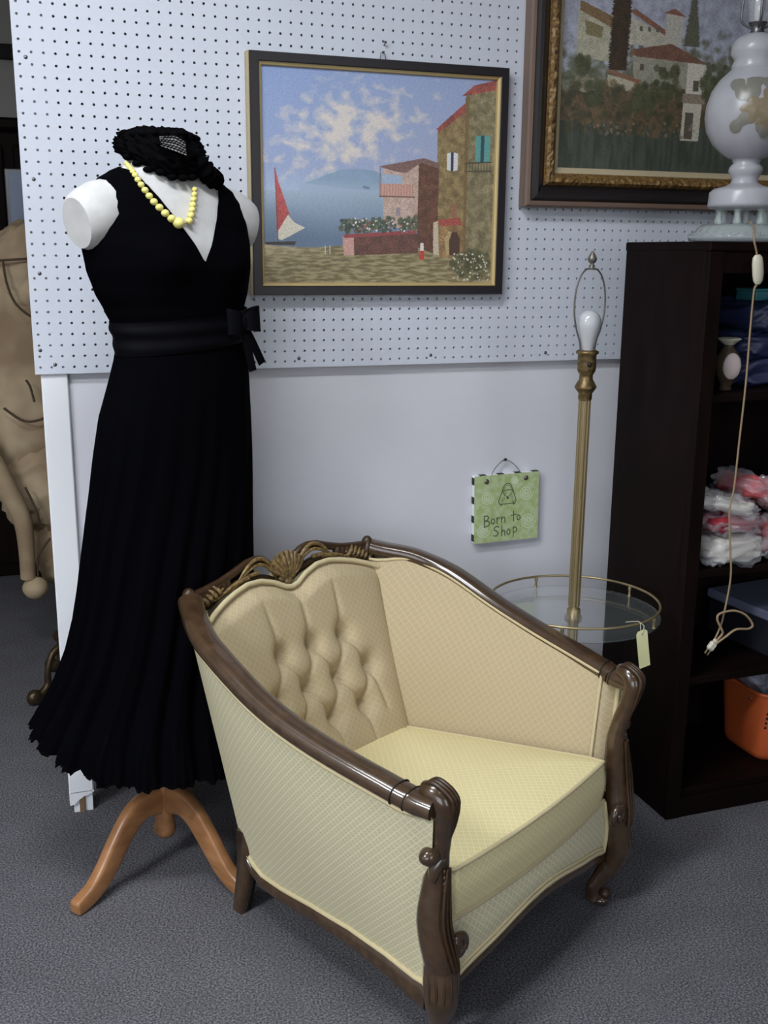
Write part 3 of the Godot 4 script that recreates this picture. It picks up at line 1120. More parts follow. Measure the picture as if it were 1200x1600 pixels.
func skirt(y: float, th: float, v: float) -> Vector3:
	var a := lut([[.22, .325], [.30, .305], [.36, .287], [.40, .268], [.48, .234], [.555, .213], [.63, .203], [.70, .198], [.81, .196], [.91, .194], [1.0, .193], [1.08, .186], [1.15, .173], [1.195, .164], [1.23, .157]], y)
	var b := lut([[.22, .205], [.30, .195], [.40, .175], [.48, .158], [.63, .142], [.81, .130], [1.0, .120], [1.08, .116], [1.15, .108], [1.195, .102], [1.23, .098]], y)
	var cx := lut([[.22, .205], [.36, .205], [.48, .216], [.63, .232], [.81, .248], [.91, .259], [1.0, .267], [1.08, .274], [1.15, .284], [1.195, .289], [1.23, .290]], y)
	var yaw := deg_to_rad(lut([[.4, 0], [.7, 12], [1.0, 28], [1.1, 30]], y))
	var amp := 0.011 * pow(v, 1.3)
	var pl := sin(th * 21.0 + 0.8 * sin(th * 5.0)) * amp + sin(th * 47.0 + y * 3.0) * amp * 0.35 * v
	if v > 0.9:
		pl += sin(th * 95.0) * 0.004 * (v - 0.9) * 10.0
	a += pl
	b += pl
	return Vector3(cx - FORM.x, y, 0) + Vector3(cos(yaw), 0, -sin(yaw)) * a * sin(th) + Vector3(sin(yaw), 0, cos(yaw)) * b * cos(th)

func build_dress_form() -> void:
	var t := thing("dress_form", "off-white padded dress form with sawn arm stumps on a wooden tripod", "dress form", FORM)
	var st := MB.new()
	var rows := []
	for i in 61:
		var y := lerpf(0.95, 1.652, i / 60.0)
		var row := []
		for j in 48:
			row.append(torso(y, TAU * j / 48.0))
		rows.append(row)
	st.sheet(rows, [], true)
	st.fan(rows[0], Vector3(.06, .95, 0))
	var rv: Array = rows[-1].duplicate()
	rv.reverse()
	st.fan(rv, Vector3(.25 - FORM.x, 1.655, 0))
	st._orient(0)
	part("torso", st, M.form, t)
	var yaw := deg_to_rad(30)
	var R := Vector3(cos(yaw), 0, -sin(yaw))
	var F := Vector3(sin(yaw), 0, cos(yaw))
	var c := Vector3(0.267 - FORM.x, 0, 0)
	for s in [-1.0, 1.0]:
		var path := []
		for q in [[.125, 1.507, 0.0], [.165, 1.493, .002], [.195, 1.481, .004], [.216, 1.474, .006], [.224, 1.472, .007]]:
			path.append(c + R * q[0] * s + Vector3.UP * q[1] + F * q[2])
		var arm := MB.new().sweep(path, MB.circle(20, 1.0, 1.0), [Vector2(.052, .058), Vector2(.054, .064), Vector2(.050, .061), Vector2(.044, .055), Vector2(.038, .049)], Vector3.UP)
		part("arm_stump", arm, M.form, t)
	# turned column and three arched legs
	part("column", MB.new().lathe([Vector2(.004, .058), Vector2(.018, .060), Vector2(.025, .070), Vector2(.027, .082), Vector2(.024, .094), Vector2(.0235, .10), Vector2(.0235, .20), Vector2(.019, .215), Vector2(.019, .98)], Vector3(0, 0, 0), 24), M.maple, t)
	for d in [Vector2(-.222, .172), Vector2(.138, .215), Vector2(.09, -.25)]:
		var u := Vector3(d.x, 0, d.y).normalized()
		var prof := crom([Vector2(.012, .158), Vector2(.06, .168), Vector2(.105, .152), Vector2(.150, .108), Vector2(.190, .062), Vector2(.225, .034), Vector2(.262, .020), Vector2(.284, .0175)], 36)
		var path := prof.map(func(p): return u * p.x + Vector3.UP * p.y)
		var sec := []
		for k in 16:
			var a := TAU * k / 16.0
			sec.append(Vector2(signf(cos(a)) * pow(absf(cos(a)), .5), signf(sin(a)) * pow(absf(sin(a)), .5)))
		var sc := []
		for k in 37:
			sc.append(Vector2(.0155 if k < 35 else .0145 - .005 * (k - 35), lut([[0, .034], [.3, .031], [.6, .026], [.8, .021], [.96, .0175], [1, .010]], k / 36.0)))
		part("tripod_leg", MB.new().sweep(path, sec, sc, Vector3.UP), M.maple, t)
	build_dress()
	build_scarf()
	build_beads()

func build_dress() -> void:
	var t := thing("dress", "long black velvet sleeveless dress with waist bow on the dress form", "dress", FORM)
	var rows := []
	var sv := []
	for i in 141:
		var y := lerpf(1.20, 1.60, i / 140.0)
		var row := []
		var sr := []
		for j in 241:
			var th := TAU * j / 240.0 + PI
			var p := torso(y, th, 0.006)
			var b := body_xyz(p)
			var s := 0.02
			if b.z > 0:
				if y > 1.396:
					s = minf(s, absf(b.x + 0.004) - (y - 1.398) * 0.60)      # V neck
			else:
				s = minf(s, maxf(absf(b.x) - 0.105, 1.555 - y))
			var e := pow((y - 1.497) / 0.066, 2.0) + pow((b.z + .012) / 0.072, 2.0) - 1.0
			s = minf(s, maxf(e * 0.05, 0.162 - absf(b.x)))                            # armholes
			if y > 1.55:
				s = minf(s, absf(b.x) - 0.098)
			row.append(p)
			sr.append(s)
		rows.append(row)
		sv.append(sr)
	part("bodice", clipped(rows, sv), M.velvet, t)
	rows = []
	for i in 61:
		var v := i / 60.0
		var row := []
		for j in 360:
			var th := TAU * j / 360.0
			var hem := hem_y(th) + 0.004 * sin(th * 67.0) + 0.002 * sin(th * 113.0)
			row.append(skirt(lerpf(1.225, hem, v), th, v))
		rows.append(row)
	var sk := part("skirt", MB.new().sheet(rows, [], true), M.velvet, t)
	rows = []
	for i in 7:
		var v := i / 6.0
		var row := []
		for j in 300:
			var th := TAU * j / 300.0
			var hem := hem_y(th) - 0.010 + 0.004 * sin(th * 83.0) + 0.003 * sin(th * 41.0)
			var p := skirt(lerpf(hem + 0.11, hem, v), th, 1.0)
			var k := 0.985 + 0.018 * v * sin(th * 83.0 + 1.0)
			row.append(Vector3(p.x * k, p.y, p.z * k))
		rows.append(row)
	part("hem_ruffle", MB.new().sheet(rows, [], true), M.lace, sk)
	rows = []
	for i in 13:
		var v := i / 12.0
		var row := []
		for j in 96:
			var th := TAU * j / 96.0
			var p := torso(lerpf(1.222, 1.290, v) + 0.012 * sin(th), th, 0.0105 + 0.0025 * sin(v * PI * 4.0 + th) + 0.003 * sin(v * PI))
			row.append(p)
		rows.append(row)
	part("sash", MB.new().sheet(rows, [], true), M.satin, t)
	# bow on the waist, towards the picture
	var o := torso(1.272, 0.55, 0.018)
	var r := Vector3(.93, .05, -.30).normalized()
	var u := Vector3(-.04, 1, 0).normalized()
	var n := r.cross(u).normalized()
	if n.z < 0:
		n = -n
	var bow := part("bow", MB.new().ball(o + n * .010, Vector3(.014, .022, .013)), M.satin, t)
	for s in [1.0, -1.0]:
		var lp := MB.new()
		var pth := []
		for k in 21:
			var a := k / 20.0 * TAU
			pth.append(o + r * s * (0.021 - 0.019 * cos(a)) + n * (0.014 + 0.011 * sin(a)) + u * (0.006 * sin(a * .5)))
		var sc := []
		for k in 21:
			sc.append(Vector2(0.0012, 0.014 + 0.014 * sin(k / 20.0 * PI)))
		lp.sweep(pth, [Vector2(1, 1), Vector2(-1, 1), Vector2(-1, -1), Vector2(1, -1)], sc, u)
		part("bow_loop", lp, M.satin, bow)
	for q in [[Vector3(.022, -.045, .012), Vector3(.046, -.092, .006)], [Vector3(.008, -.05, .012), Vector3(.018, -.105, .012)]]:
		var tl := MB.new()
		var pth := crom([o + n * .012, o + r * q[0].x + u * q[0].y + n * q[0].z, o + r * q[1].x + u * q[1].y + n * q[1].z], 14)
		tl.sweep(pth, [Vector2(1, 1), Vector2(-1, 1), Vector2(-1, -1), Vector2(1, -1)], range(15).map(func(k): return Vector2(.009, .0012)), n)
		part("bow_tail", tl, M.satin, bow)

func build_scarf() -> void:
	var t := thing("lace_scarf", "crumpled black lace scarf wound round the neck of the dress form", "scarf", FORM)
	var nz := noise(41, 22.0, 2)
	var rows := []
	var c := Vector3(0.257 - FORM.x, 0, 0.004)
	for i in 25:
		var v := i / 24.0
		var row := []
		for j in 72:
			var th := TAU * j / 72.0
			var front := clampf(cos(th - 0.3), 0, 1)
			var y := lerpf(1.592 - 0.030 * front + 0.02 * clampf(-sin(th), 0, 1), 1.664, v)
			var r := lut([[0, .062], [.08, .082], [.3, .091], [.6, .087], [.85, .074], [1, .048]], v)
			var q := Vector3(cos(th), y * 14.0, sin(th))
			r += 0.011 * nz.get_noise_3d(q.x * 1.6, q.y * 1.2, q.z * 1.6) + 0.004 * sin(th * 17.0 + v * 9.0)
			row.append(c + Vector3(sin(th) * r, y + 0.006 * nz.get_noise_3d(q.z, q.y, q.x), cos(th) * r))
		rows.append(row)
	var st := MB.new()
	st.sheet(rows, [], true)
	st.fan(rows[-1], c + Vector3(0, 1.666, 0))
	st._orient(0)
	part("wrap", st, M.lace, t)
	# tail hanging over the shoulder at the right
	st = MB.new()
	var path := crom([Vector3(.295, 1.636, .30), Vector3(.318, 1.613, .315), Vector3(.338, 1.588, .318), Vector3(.356, 1.572, .300), Vector3(.372, 1.566, .270)], 26).map(func(p): return p - FORM)
	var rr := []
	for k in 27:
		rr.append(0.024 + 0.006 * sin(k * 1.9) + 0.003 * sin(k * 4.3) - 0.010 * k / 26.0)
	st.tube(path, rr, 12)
	part("tail", st, M.lace, t)
	# ruffled little tufts along the edges
	st = MB.new()
	for k in 44:
		var th := TAU * k / 44.0
		var up := k % 2 == 0 or cos(th - .3) < 0.1
		var y := 1.648 if up else 1.594 - 0.030 * clampf(cos(th - .3), 0, 1) + 0.02 * clampf(-sin(th), 0, 1)
		var p := c + Vector3(sin(th) * (.074 if up else .083), y + .008 * nz.get_noise_1d(k * 3.0), cos(th) * (.074 if up else .083))
		st.ball(p, Vector3(.011, .007, .011), 8, 5, Basis(Vector3.UP, k * 1.7))
	part("ruffle", st, M.lace, t).set_meta("kind", "stuff")
	# open net window showing the pale neck through black mesh
	var patch := []
	for i in 7:
		var row := []
		for j in 9:
			var th := lerpf(-0.12, 0.42, j / 8.0)
			var y := lerpf(1.622 - .006 * j / 8.0, 1.650 - 0.016 * absf(j / 8.0 - 0.55), i / 6.0) - 0.010 * j / 8.0
			row.append(c + Vector3(sin(th) * .0995, y, cos(th) * .0995))
		patch.append(row)
	var net := part("net_window", MB.new().sheet(patch, []), M.form, t, "pale neck glimpsed through the net")
	st = MB.new()
	for j in 9:
		var ln := []
		for i in 7:
			ln.append(patch[i][clampi(j + i / 2 - 1, 0, 8)] + Vector3(0, 0, .0012))
		st.tube(ln, 0.0009, 5)
	for i in 7:
		if i % 1 == 0:
			var ln := []
			for j in 9:
				ln.append(patch[clampi(i, 0, 6)][j] + Vector3(0, 0, .0012))
			st.tube(ln, 0.0009, 5)
	part("mesh_strand", st, M.lace, net)

func build_beads() -> void:
	var t := thing("bead_necklace", "pale yellow bead necklace lying on the chest of the dress form", "necklace", FORM)
	var px := [[.184, 1.592], [.1926, 1.571], [.201, 1.553], [.211, 1.537], [.223, 1.519], [.238, 1.503], [.254, 1.487], [.270, 1.477], [.284, 1.4716], [.297, 1.481], [.304, 1.497], [.310, 1.515], [.315, 1.535], [.318, 1.55]]
	var pts := []
	for q in px:
		var p := front_at(q[0] - FORM.x, q[1], 0.004)
		pts.append(Vector3(q[0] - FORM.x, q[1], p.z))
	var d := 0.0
	var cv := Curve3D.new()
	for p in pts:
		cv.add_point(p)
	var l := cv.get_baked_length()
	part("string", MB.new().tube(pts, 0.0012, 5), M.cord, t)
	while d < l:
		var f := d / l
		var r := lerpf(0.0052, 0.0088, 1.0 - absf(f - 0.56) / 0.56)
		var big := absf(f - 0.60) < 0.025
		if big:
			r = 0.0125
		var p := cv.sample_baked(d)
		part("bead", MB.new().ball(p + Vector3(0, 0, r * .6), Vector3(r * 1.02, r * .9, r), 12, 8), M.bead, t)
		d += r * (1.9 if not big else 2.3)

# ---------------------------------------------------------------- painting on canvas textures
class Pic:
	var im: Image
	var w: int
	var h: int
	var n := FastNoiseLite.new()
	var n2 := FastNoiseLite.new()
	func _init(w_: int, h_: int, sd: int) -> void:
		w = w_
		h = h_
		im = Image.create(w, h, false, Image.FORMAT_RGB8)
		n.seed = sd
		n.frequency = 0.13
		n.fractal_octaves = 2
		n2.seed = sd + 1
		n2.frequency = 0.03
		n2.fractal_octaves = 3
	func put(x: int, y: int, c: Color, a := 1.0) -> void:
		if x >= 0 and y >= 0 and x < w and y < h:
			im.set_pixel(x, y, im.get_pixel(x, y).lerp(c, a) if a < 1.0 else c)
	# filled outline in 0..1 coordinates, brushy; edge: ragged amount in pixels
	func poly(pts: Array, c: Color, jit := 0.10, edge := 1.5, c2 := Color(0, 0, 0, 0), a := 1.0) -> void:
		var p := PackedVector2Array()
		var lo := Vector2(9, 9)
		var hi := Vector2(-9, -9)
		for q in pts:
			var v := Vector2(q[0], q[1])
			p.append(v * Vector2(w, h))
			lo = lo.min(v)
			hi = hi.max(v)
		for y in range(maxi(0, int(lo.y * h) - 3), mini(h, int(hi.y * h) + 4)):
			var xs := []
			for i in p.size():
				var u := p[i]
				var v := p[(i + 1) % p.size()]
				var yy := y + 0.5
				if (u.y <= yy) != (v.y <= yy):
					xs.append(u.x + (yy - u.y) / (v.y - u.y) * (v.x - u.x))
			xs.sort()
			for k in range(0, xs.size() - 1, 2):
				var e0: float = xs[k] + n.get_noise_2d(y * 3.0, 7.0) * edge * 2.0
				var e1: float = xs[k + 1] + n.get_noise_2d(y * 3.0, 91.0) * edge * 2.0
				for x in range(maxi(0, int(e0)), mini(w, int(e1) + 1)):
					var f := n.get_noise_2d(x, y * 1.6)
					var col := c
					if c2.a > 0.0:
						col = c.lerp(c2, clampf(0.5 + 0.9 * n2.get_noise_2d(x * 1.1, y * 1.1), 0, 1))
					col = col * (1.0 + f * jit * 2.0)
					put(x, y, Color(col.r, col.g, col.b), a)
	func blob(x: float, y: float, r: float, c: Color, a := 1.0) -> void:
		var px := x * w
		var py := y * h
		var pr := r * w
		for yy in range(int(py - pr) - 1, int(py + pr) + 2):
			for xx in range(int(px - pr) - 1, int(px + pr) + 2):
				var d := Vector2(xx - px, yy - py).length() / pr + n.get_noise_2d(xx * 2.0, yy * 2.0) * 0.4
				if d < 1.0:
					put(xx, yy, c * (1.0 + 0.15 * n.get_noise_2d(xx, yy)), a * minf(1.0, (1.0 - d) * 4.0))
	func line(pts: Array, r: float, c: Color, a := 1.0) -> void:      # r in pixels
		for i in pts.size() - 1:
			var u := Vector2(pts[i][0] * w, pts[i][1] * h)
			var v := Vector2(pts[i + 1][0] * w, pts[i + 1][1] * h)
			for y in range(int(minf(u.y, v.y) - r) - 1, int(maxf(u.y, v.y) + r) + 2):
				for x in range(int(minf(u.x, v.x) - r) - 1, int(maxf(u.x, v.x) + r) + 2):
					var q := Vector2(x + .5, y + .5)
					var d := q.distance_to(Geometry2D.get_closest_point_to_segment(q, u, v))
					if d < r + 0.5:
						put(x, y, c, a * clampf(r + 0.5 - d, 0, 1))

func seaside_picture() -> Image:
	var p := Pic.new(624, 512, 60)
	var rn := RandomNumberGenerator.new()
	rn.seed = 7
	for y in p.h:
		var v := float(y) / p.h
		for x in p.w:
			var u := float(x) / p.w
			var c: Color
			if v < 0.56:
				c = c8(134, 158, 206).lerp(c8(172, 178, 205), clampf(u * .5 + v * 1.0, 0, 1))
				var cl := p.n2.get_noise_2d(x * 0.55, y * 0.75) * 1.0 + p.n.get_noise_2d(x * .6, y * .6) * 0.10
				var cx := (u - lerpf(.46, .24, clampf(v / .5, 0, 1))) / 0.34
				var cy := (v - .27) / 0.26
				cl += 0.84 - 0.95 * sqrt(cx * cx + cy * cy)
				c = c.lerp(c8(232, 218, 202), clampf(cl * 1.0, 0, 0.85))
				c = c.lerp(c8(170, 190, 215), clampf((v - .46) / .10, 0, 1) * 0.8)
			else:
				c = c8(166, 184, 204).lerp(c8(104, 124, 150), clampf((v - .54) / .24, 0, 1))
			if v > 0.815 + 0.012 * sin(u * 9.0):
				var g := p.n2.get_noise_2d(x * 0.7, y * 3.5)
				c = c8(166, 152, 112).lerp(c8(112, 100, 66), clampf(.5 + g * 1.5, 0, 1))
				c = c.lerp(c8(205, 190, 155), clampf((.30 - u) * 3.0, 0, 1) * clampf((.90 - v) * 12, 0, 1) * 0.8)
			c = c * (1.0 + 0.07 * p.n.get_noise_2d(x * 0.8, y * 2.2))
			p.im.set_pixel(x, y, Color(c.r, c.g, c.b))
	# far hills
	p.poly([[.17, .525], [.22, .505], [.28, .475], [.33, .455], [.40, .45], [.47, .458], [.50, .47], [.50, .545], [.42, .55], [.30, .54]], c8(138, 162, 192), .03, 2.0, c8(128, 158, 180), .9)
	for y in range(int(p.h * .49), int(p.h * .60)):
		for x in range(int(p.w * .15), int(p.w * .51)):
			p.put(x, y, c8(158, 178, 200), 0.75 * smoothstep(.49, .545, float(y) / p.h) * smoothstep(.60, .56, float(y) / p.h))
	p.line([[.42, .535], [.44, .54]], 3, c8(90, 115, 140), .7)
	# tall houses at the right
	p.poly([[.74, .26], [.87, .14], [.875, .88], [.745, .80]], c8(162, 140, 92), .09, 1.0, c8(112, 92, 58))
	p.poly([[.865, .08], [1.0, .035], [1.0, .96], [.865, .90]], c8(158, 144, 106), .09, 1.0, c8(106, 98, 68))
	p.poly([[.735, .245], [.868, .11], [.868, .155], [.745, .262]], c8(176, 84, 72), .14, 1.2, c8(120, 62, 56))
	p.poly([[.845, .085], [.90, .03], [1.0, .0], [1.0, .045], [.89, .075]], c8(178, 84, 72), .14, 1.2, c8(132, 68, 60))
	p.poly([[.862, .09], [.878, .085], [.875, .88], [.865, .88]], c8(120, 96, 58), .1, 1.0)
	p.poly([[.785, .36], [.802, .355], [.802, .445], [.785, .44]], c8(226, 226, 228), .04, .5)
	p.poly([[.802, .355], [.814, .353], [.814, .445], [.802, .445]], c8(46, 50, 62), .05, .3)
	p.poly([[.814, .355], [.832, .358], [.832, .44], [.814, .445]], c8(222, 222, 226), .04, .5)
	p.poly([[.912, .27], [.936, .268], [.936, .395], [.912, .395]], c8(92, 158, 152), .06, .6)
	p.poly([[.936, .268], [.952, .267], [.952, .398], [.936, .398]], c8(38, 72, 82), .06, .4)
	p.poly([[.952, .267], [.978, .266], [.978, .398], [.952, .398]], c8(92, 158, 152), .06, .6)
	p.line([[.868, .405], [.985, .395]], 1.6, c8(60, 62, 48))
	p.line([[.868, .445], [.985, .440]], 1.6, c8(78, 72, 50))
	for k in 9:
		p.line([[.872 + k * .0135, .405], [.872 + k * .0135, .445]], .8, c8(60, 62, 48))
	# house with the timber balcony
	p.poly([[.505, .44], [.665, .40], [.665, .74], [.505, .72]], c8(206, 180, 168), .10, 1.0, c8(186, 156, 140))
	p.poly([[.66, .395], [.748, .42], [.745, .86], [.655, .82]], c8(112, 74, 56), .16, 1.0, c8(84, 54, 42))
	p.poly([[.485, .435], [.68, .388], [.75, .41], [.745, .435], [.67, .41], [.60, .462], [.55, .455]], c8(122, 92, 86), .12, 1.0)
	p.poly([[.50, .47], [.585, .475], [.585, .52], [.50, .52]], c8(160, 180, 205), .05, 1.0)
	p.poly([[.49, .515], [.635, .515], [.635, .575], [.49, .575]], c8(206, 158, 142), .06, .6)
	for k in 12:
		p.line([[.495 + k * .0125, .517], [.495 + k * .0125, .572]], .7, c8(140, 96, 86), .7)
	p.line([[.488, .577], [.64, .577]], 1.6, c8(112, 78, 68))
	p.line([[.49, .44], [.49, .58]], 1.0, c8(130, 100, 92))
	p.poly([[.562, .63], [.578, .63], [.578, .67], [.562, .67]], c8(150, 140, 150), .05, .5)
	# planter wall with flowers
	p.poly([[.33, .775], [.38, .775], [.38, .865], [.335, .865]], c8(206, 158, 146), .08, .8)
	p.poly([[.378, .775], [.66, .755], [.66, .85], [.38, .865]], c8(112, 72, 62), .16, .8, c8(88, 60, 52))
	p.poly([[.335, .765], [.65, .738], [.65, .755], [.335, .782]], c8(152, 68, 70), .1, .8)
	for k in 150:
		var x := rn.randf_range(.32, .65)
		var y := .755 - .02 * (x - .33) / .32 - rn.randf_range(0.0, .06)
		p.blob(x, y, rn.randf_range(.006, .014), c8(52, 66, 56).lerp(c8(92, 98, 74), rn.randf()), .9)
	for k in 90:
		p.blob(rn.randf_range(.33, .65), rn.randf_range(.685, .75), rn.randf_range(.002, .005), [c8(232, 226, 226), c8(170, 84, 86), c8(120, 130, 110)][k % 3])
	# porch with arch
	p.poly([[.76, .70], [.85, .70], [.87, .88], [.76, .87]], c8(168, 132, 84), .14, .8, c8(128, 96, 60))
	p.poly([[.728, .70], [.748, .69], [.755, .86], [.73, .86]], c8(206, 186, 160), .08, .8)
	p.poly([[.75, .685], [.845, .672], [.862, .71], [.755, .716]], c8(168, 78, 68), .12, .8)
	p.poly([[.80, .86], [.80, .78], [.815, .745], [.835, .745], [.85, .78], [.85, .865]], c8(74, 52, 40), .1, .6)
	p.poly([[.79, .86], [.78, .78], [.80, .74], [.812, .745], [.80, .79], [.802, .86]], c8(186, 158, 112), .1, .6)
	p.poly([[.81, .61], [.83, .60], [.832, .67], [.81, .67]], c8(150, 102, 78), .1, .6)
	# boat
	p.poly([[.048, .455], [.062, .52], [.085, .60], [.105, .67], [.10, .70], [.055, .76]], c8(196, 88, 84), .10, .8, c8(170, 72, 72))
	p.poly([[.10, .675], [.125, .71], [.17, .735], [.075, .795], [.058, .79], [.058, .755]], c8(228, 220, 200), .06, .8)
	p.poly([[.005, .805], [.135, .80], [.125, .818], [.01, .818]], c8(62, 58, 54), .1, .8)
	p.line([[.05, .46], [.058, .80]], .8, c8(110, 70, 66))
	p.line([[.07, .825], [.10, .96]], 1.0, c8(150, 140, 110), .3)
	# figures
	p.poly([[.672, .80], [.684, .80], [.686, .845], [.67, .845]], c8(232, 224, 218), .05, .4)
	p.poly([[.668, .84], [.688, .84], [.688, .885], [.668, .885]], c8(190, 66, 52), .08, .4)
	p.blob(.678, .79, .004, c8(90, 60, 50))
	for x in [.255, .275]:
		p.line([[x, .82], [x, .86]], 1.2, c8(210, 205, 200))
	# bush in the corner
	for k in 200:
		var q := Vector2(rn.randf_range(-1, 1), rn.randf_range(-1, 1))
		if q.length() < 1.0:
			p.blob(.905 + q.x * .09, .905 + q.y * .075, rn.randf_range(.007, .016), c8(64, 66, 44).lerp(c8(112, 104, 66), rn.randf()), .85)
	for k in 70:
		var q := Vector2(rn.randf_range(-1, 1), rn.randf_range(-1, 1))
		p.blob(.905 + q.x * .085, .915 + q.y * .07, rn.randf_range(.002, .005), c8(222, 218, 202))
	for y in p.h:
		for x in p.w:
			p.im.set_pixel(x, y, p.im.get_pixel(x, y).lerp(c8(165, 162, 162), .12))
	return p.im

func lake_picture() -> Image:
	# villas on a lake shore
	var p := Pic.new(720, 500, 80)
	var rn := RandomNumberGenerator.new()
	rn.seed = 9
	for y in p.h:
		var v := float(y) / p.h
		for x in p.w:
			var u := float(x) / p.w
			var g := p.n2.get_noise_2d(x, y)
			var c: Color
			if v < 0.80:
				c = c8(176, 180, 196).lerp(c8(150, 152, 168), clampf(.5 + g, 0, 1))
				c = c.lerp(c8(118, 122, 104).lerp(c8(96, 98, 80), .5 + g), smoothstep(.40, .56, v + .15 * g - 0.1 * absf(u - .55)))
				c = c.lerp(c8(104, 84, 62).lerp(c8(72, 66, 48), clampf(.5 + 1.6 * g, 0, 1)), smoothstep(.60, .70, v + .08 * g))
			else:
				var s := p.n2.get_noise_2d(x * 2.0, y * 0.25)
				c = c8(58, 64, 54).lerp(c8(84, 90, 80), clampf(.45 + 1.3 * s, 0, 1)).lerp(c8(50, 56, 46), .3)
			c = c * (1.0 + .10 * p.n.get_noise_2d(x, y))
			p.im.set_pixel(x, y, Color(c.r, c.g, c.b))
	p.poly(lake_units([[22, 0], [70, 22], [72, 40], [22, 30]]), c8(126, 102, 72), .1, 1.5)
	p.poly(lake_units([[20, 15], [66, 38], [68, 92], [20, 88]]), c8(186, 182, 160), .08, 1.5, c8(164, 160, 138))
	p.poly(lake_units([[30, 30], [55, 38], [54, 56], [32, 52]]), c8(128, 118, 84), .1, 1.5)
	p.poly(lake_units([[92, 18], [146, 42], [146, 62], [92, 62]]), c8(190, 184, 168), .08, 1.0, c8(172, 168, 150))
	p.poly(lake_units([[92, 10], [100, 6], [150, 38], [146, 44]]), c8(132, 88, 70), .1, 1.0)
	p.poly(lake_units([[146, 8], [172, 12], [170, 60], [146, 58]]), c8(184, 180, 168), .08, 1.0)
	p.poly(lake_units([[142, 8], [158, 0], [176, 12]]), c8(136, 92, 76), .1, 1.0)
	for x in [108, 120, 132]:
		p.poly(lake_units([[x, 32], [x + 4, 33], [x + 4, 40], [x, 39]]), c8(100, 92, 82), .1, .5)
	p.poly(lake_units([[70, -70], [90, -70], [94, 0], [92, 104], [66, 104], [68, 0]]), c8(70, 52, 38), .14, 3.0, c8(52, 44, 34))
	p.poly(lake_units([[185, -40], [188, -40], [198, 58], [174, 58]]), c8(88, 88, 72), .12, 2.5)
	p.poly(lake_units([[95, 76], [98, 70], [156, 56], [212, 84], [184, 84], [112, 82]]), c8(126, 88, 70), .12, 1.0, c8(104, 74, 60))
	p.poly(lake_units([[100, 80], [184, 84], [184, 128], [104, 122]]), c8(160, 158, 142), .08, 1.0, c8(142, 138, 122))
	p.poly(lake_units([[183, 84], [212, 86], [210, 134], [182, 134]]), c8(206, 200, 184), .06, 1.0)
	p.poly(lake_units([[180, 150], [208, 150], [206, 212], [178, 212]]), c8(198, 192, 174), .06, 1.0)
	p.poly(lake_units([[178, 134], [212, 134], [212, 150], [178, 150]]), c8(140, 128, 110), .1, 1.0)
	for q in [[193, 112, 8, 18], [184, 165, 12, 44], [112, 92, 5, 10], [140, 94, 5, 12], [165, 94, 5, 12]]:
		p.poly(lake_units([[q[0], q[1]], [q[0] + q[2], q[1]], [q[0] + q[2], q[1] + q[3]], [q[0], q[1] + q[3]]]), c8(88, 80, 68), .1, .6)
	p.poly(lake_units([[20, 118], [66, 120], [64, 150], [20, 140]]), c8(156, 150, 128), .1, 2.0, c8(120, 114, 90))
	p.poly(lake_units([[66, 112], [112, 122], [112, 140], [64, 130]]), c8(180, 172, 150), .1, 1.5)
	p.poly(lake_units([[62, 108], [70, 104], [114, 118], [112, 124]]), c8(136, 96, 74), .1, 1.0)
	for k in 260:
		var x := rn.randf_range(10, 175)
		var y := rn.randf_range(125, 205)
		p.blob(x / 408.0, y / 378.0 + 0.299, rn.randf_range(.006, .018), [c8(74, 72, 50), c8(98, 82, 58), c8(58, 60, 44), c8(112, 92, 66)][k % 4], .7)
	for q in [[150, 120, 22], [48, 140, 14], [120, 150, 16], [225, 110, 24], [240, 140, 26], [30, 100, 10]]:
		for k in 30:
			p.blob((q[0] + rn.randf_range(-q[2], q[2]) * .8) / 408.0, (q[1] + rn.randf_range(-q[2], q[2]) * 1.2) / 378.0 + 0.299, rn.randf_range(.008, .018), c8(62, 66, 46).lerp(c8(88, 90, 62), rn.randf()), .8)
	for k in 90:
		p.blob(rn.randf_range(40, 200) / 408.0, rn.randf_range(184, 208) / 378.0 + 0.299, rn.randf_range(.003, .007), c8(168, 154, 136) if k % 4 == 0 else c8(112, 88, 70), .5)
	for y in p.h:
		for x in p.w:
			p.im.set_pixel(x, y, p.im.get_pixel(x, y).lerp(c8(140, 140, 140), .08))
	return p.im

# mitred frame: profile of [inset from the outer edge, height] pairs; returns a sheet running round
func frame_sheet(x0: float, y0: float, x1: float, y1: float, prof: Array, wob = null) -> MB:
	var m := MB.new()
	var cs := [Vector2(x0, y0), Vector2(x1, y0), Vector2(x1, y1), Vector2(x0, y1)]
	var ins := [Vector2(1, 1), Vector2(-1, 1), Vector2(-1, -1), Vector2(1, -1)]
	for k in 4:
		var a: Vector2 = cs[k]
		var b: Vector2 = cs[(k + 1) % 4]
		var ia: Vector2 = ins[k]
		var ib: Vector2 = ins[(k + 1) % 4]
		var n := 2 if wob == null else int(a.distance_to(b) / 0.004)
		for q in prof.size() - 1:
			var rows := []
			var uvs := []
			for e in [prof[q], prof[q + 1]]:
				var row := []
				var ur := []
				for i in n + 1:
					var f := float(i) / n
					var p: Vector2 = (a + ia * e[0]).lerp(b + ib * e[0], f)
					var z: float = e[1]
					if not wob == null and e.size() > 2:
						z += wob.call(p, e[0]) * e[2]
					row.append(Vector3(p.x, p.y, z))
					ur.append(Vector2(p.x + p.y, e[0]))
				rows.append(row)
				uvs.append(ur)
			m.sheet(rows, uvs, false, true)
	return m

